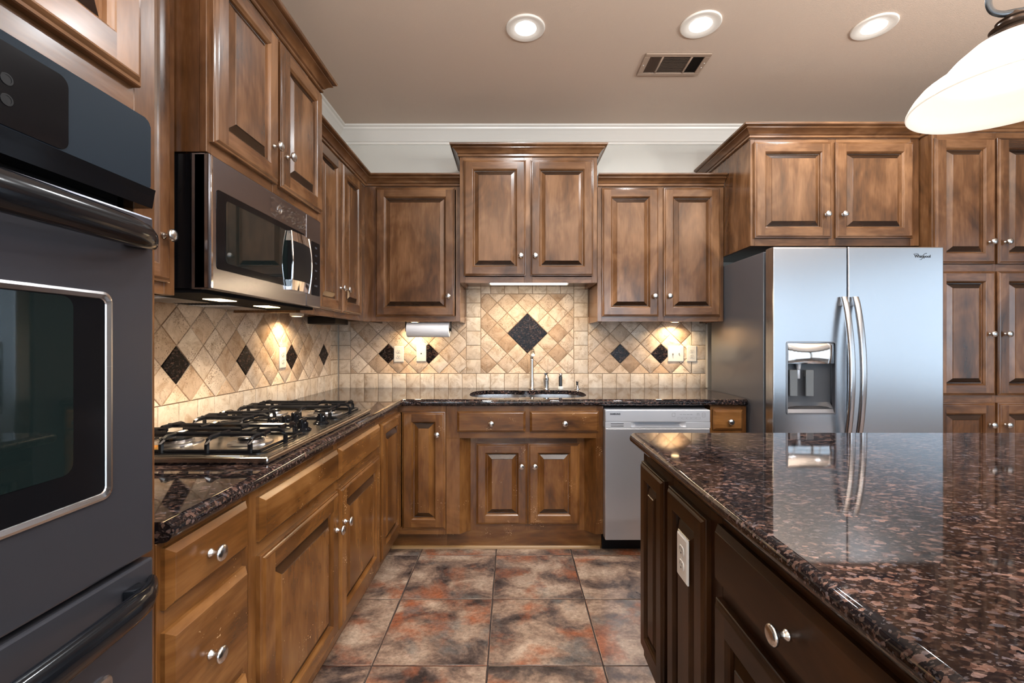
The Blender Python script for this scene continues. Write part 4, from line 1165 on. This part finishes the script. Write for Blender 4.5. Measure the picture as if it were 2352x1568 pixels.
# ---------------------------------------------------------------- lights under the cabinets
UNDER = 'lights under the wall cabinets'
def strip(label, x0, x1, y, z, m, power, group=UNDER, along='x', lamp=(1, .1), body=WHITEP):
    L = (x1 - x0)
    t = thing('under_cabinet_light', label, 'light', ((x0 + x1) / 2 if along == 'x' else y, y if along == 'x' else (x0 + x1) / 2, z), 0 if along == 'x' else PI / 2, group)
    mb = MB(); mb.box(-L / 2, L / 2, -.03, .03, -.004, .0, .001); mb.box(-L / 2, -L / 2 + .008, -.03, .03, -.024, -.004); mb.box(L / 2 - .008, L / 2, -.03, .03, -.024, -.004); mb.build('light_housing', body, t)
    mb = MB(); mb.box(-L / 2 + .009, L / 2 - .009, -.028, .028, -.022, -.0045, .004); mb.build('light_lens', m, t)
    area('under_cabinet_lamp', (0, 0, -.027), (0, 0, 0), L * .9, .04, power, (1.0, .76, .48), parent=t)
    return t
strip('lit tube light under the raised cabinet above the sink', pxw(1124) * .90, pxw(1300) * .90 + .012, 2.975, 1.657, LAMPW, 4.2)
def puck(label, x, y, z, power, spread=150):
    t = thing('puck_light', label, 'light', (x, y, z), 0, UNDER)
    mb = MB(); mb.lathe([(.036, 0), (.036, -.010), (.032, -.016), (.027, -.017)], 28, cap1=False); mb.build('light_housing', WHITEP, t)
    mb = MB(); mb.lathe([(.0275, -.0155), (.018, -.0175), (.001, -.018)], 24, cap0=False); mb.build('light_lens', LAMPH, t)
    area('puck_lamp', (0, 0, -.021), (0, 0, 0), .05, .05, power, WARM, 'DISK', spread, t)
puck('lit round puck light under the single door cabinet', -.70, 3.225, 1.4115, 1.8)
puck('lit round puck light under the cabinet beside the refrigerator', 1.175, 3.23, 1.4115, 1.8)
puck('lit round puck light under the corner cabinet by the microwave', -1.185, 2.47, 1.4115, 1.7, 150)
t = thing('under_cabinet_radio', 'flat black box fixed under the corner wall cabinet', 'box', (-1.17, 2.86, 1.3655))
mb = MB(); mb.box(-.085, .085, -.11, .11, 0, .044, .004); mb.build('radio_body', BLACKS, t)

# ---------------------------------------------------------------- ceiling fixtures
RL = 'recessed ceiling lights'
for x, y, lab in ((.068, 2.25, 'lit recessed ceiling light in line with the sink'), (.936, 2.225, 'lit recessed ceiling light beside the ceiling vent'), (1.808, 2.24, 'lit recessed ceiling light beside the pendant lamp')):
    t = thing('ceiling_light', lab, 'light', (x, y, H - .0005), 0, RL)
    mb = MB(); mb.lathe([(.098, 0), (.098, -.003), (.094, -.007), (.088, -.008), (.070, -.005), (.053, -.0035)], 48, cap0=False, cap1=False); mb.build('trim_ring', TRIMW, t)
    mb = MB(); mb.lathe([(.053, -.0035), (.049, -.006), (.036, -.009), (.001, -.0105)], 40, cap0=False); mb.build('light_lens', LAMPC, t)
    area('ceiling_lamp', (0, 0, -.016), (0, 0, 0), .11, .11, 11, COOL, 'DISK', 165, t)
vt = thing('ceiling_vent', 'tan metal air vent with three louvre sections in the ceiling', 'vent', (.912, 2.54, H - .0005))
mb = MB(); vw, vd = .180, .100
for q in ((-vw, vw, -vd, -vd + .026), (-vw, vw, vd - .026, vd), (-vw, -vw + .030, -vd + .026, vd - .026), (vw - .030, vw, -vd + .026, vd - .026), (-.086, -.074, -vd + .026, vd - .026), (.074, .086, -vd + .026, vd - .026)):
    mb.box(q[0], q[1], q[2], q[3], -.010, -.002, .002, 1)
VENT = painted('tan_metal', s2l(176, 152, 132), 0, 1, .4)
mb.build('vent_frame', VENT, vt)
mb = MB(); mb.box(-vw + .01, vw - .01, -vd + .01, vd - .01, -.003, -.001); mb.build('duct_opening', DARKHOLE, vt)
mb = MB()
for k in range(8):
    for sx in (-1, 1):
        x = sx * (.090 + k * .0078); mb.quad((x, -vd + .026, -.009), (x, vd - .026, -.009), (x + sx * .004, vd - .026, -.0035), (x + sx * .004, -vd + .026, -.0035))
for k in range(14):
    y = -vd + .030 + k * .0104; mb.quad((-.074, y, -.009), (.074, y, -.009), (.074, y + .003, -.0035), (-.074, y + .003, -.0035))
mb.build('louvres', plain('dark_tan_metal', s2l(120, 100, 86), .4), vt, recalc=False)
mb = MB()
for x, y in ((-vw + .012, 0), (vw - .012, .02), (vw - .012, -.02)): mb.lathe([(.004, 0), (.0035, -.0015), (.001, -.002)], 12, Matrix.Translation((x, y, -.010)))
mb.build('vent_screws', WHITEP2, vt)
# pendant lamp over the island
PX, PY = 1.200, 1.070
pl = thing('pendant_lamp', 'bell shaped alabaster glass pendant lamp hanging over the island', 'lamp', (PX, PY, 1.842))
z_ = lambda z: z - 1.842
out = [(.030, 1.990), (.0455, 1.986), (.0755, 1.9726), (.1064, 1.946), (.122, 1.928), (.1316, 1.913), (.1345, 1.909), (.1375, 1.907), (.145, 1.904), (.160, 1.8965), (.173, 1.887), (.185, 1.872), (.193, 1.858), (.1975, 1.848), (.198, 1.843), (.196, 1.841)]
inner = [(.193, 1.8435), (.188, 1.855), (.179, 1.869), (.168, 1.881), (.156, 1.890), (.142, 1.898), (.130, 1.903), (.126, 1.908), (.117, 1.923), (.102, 1.940), (.073, 1.966), (.044, 1.979), (.028, 1.984)]
mb = MB(); mb.lathe([(r, z_(z)) for r, z in out + inner], 72, cap0=False, cap1=False); mb.build('lamp_shade', SHADE, pl, smooth=50)
mb = MB(); mb.lathe([(r, z_(z)) for r, z in ((.056, 1.979), (.056, 1.986), (.050, 1.992), (.044, 1.996), (.040, 2.000), (.044, 2.004), (.045, 2.008), (.038, 2.011), (.032, 2.013), (.031, 2.020), (.034, 2.024), (.026, 2.027), (.020, 2.031), (.019, 2.035), (.009, 2.037), (.007, 2.044))], 36)
mb.build('shade_cap', BRONZEB, pl, smooth=40)
mb = MB()
for s_ in (-1, 1):
    pts = [(0, 0, z_(2.043)), (s_ * .022, 0, z_(2.042)), (s_ * .042, 0, z_(2.052)), (s_ * .050, 0, z_(2.075)), (s_ * .044, 0, z_(2.105)), (s_ * .024, 0, z_(2.130)), (0, 0, z_(2.145))]
    P2 = []
    for i in range(len(pts) - 1):
        for k in range(4): P2.append(Vector(pts[i]).lerp(Vector(pts[i + 1]), k / 4))
    P2.append(Vector(pts[-1]))
    for _ in range(3): P2 = [P2[0]] + [(P2[i - 1] + P2[i] * 2 + P2[i + 1]) / 4 for i in range(1, len(P2) - 1)] + [P2[-1]]
    rot = Matrix.Rotation(math.radians(-20), 3, 'Z')
    mb.tube([rot @ p for p in P2], .0065, 10, True, None, (1.25, .8), (0, 1, 0))
mb.build('scroll_ring', BRONZE, pl, smooth=50)
mb = MB(); mb.lathe([(.006, z_(2.14)), (.006, z_(2.80))], 12); mb.build('rod', BRONZE, pl)
mb = MB(); mb.lathe([(.012, z_(2.78)), (.05, z_(2.80)), (.065, z_(2.822)), (.065, z_(2.8295))], 32); mb.build('canopy', BRONZE, pl)
mb = MB(); mb.lathe([(.001, z_(1.885)), (.020, z_(1.888)), (.030, z_(1.905)), (.030, z_(1.920)), (.020, z_(1.945)), (.013, z_(1.955)), (.013, z_(1.975))], 24); mb.build('light_bulb', plain('lit_bulb', (1, 1, 1), .5, emit=(1, .90, .76), es=5), pl, smooth=60)
l = bpy.data.lights.new('pendant_bulb', 'POINT'); l.energy = .55; l.color = (1, .90, .76); l.shadow_soft_size = .04
o = bpy.data.objects.new('pendant_bulb', l); COL.objects.link(o); o.parent = pl; o.location = (0, 0, z_(1.868))
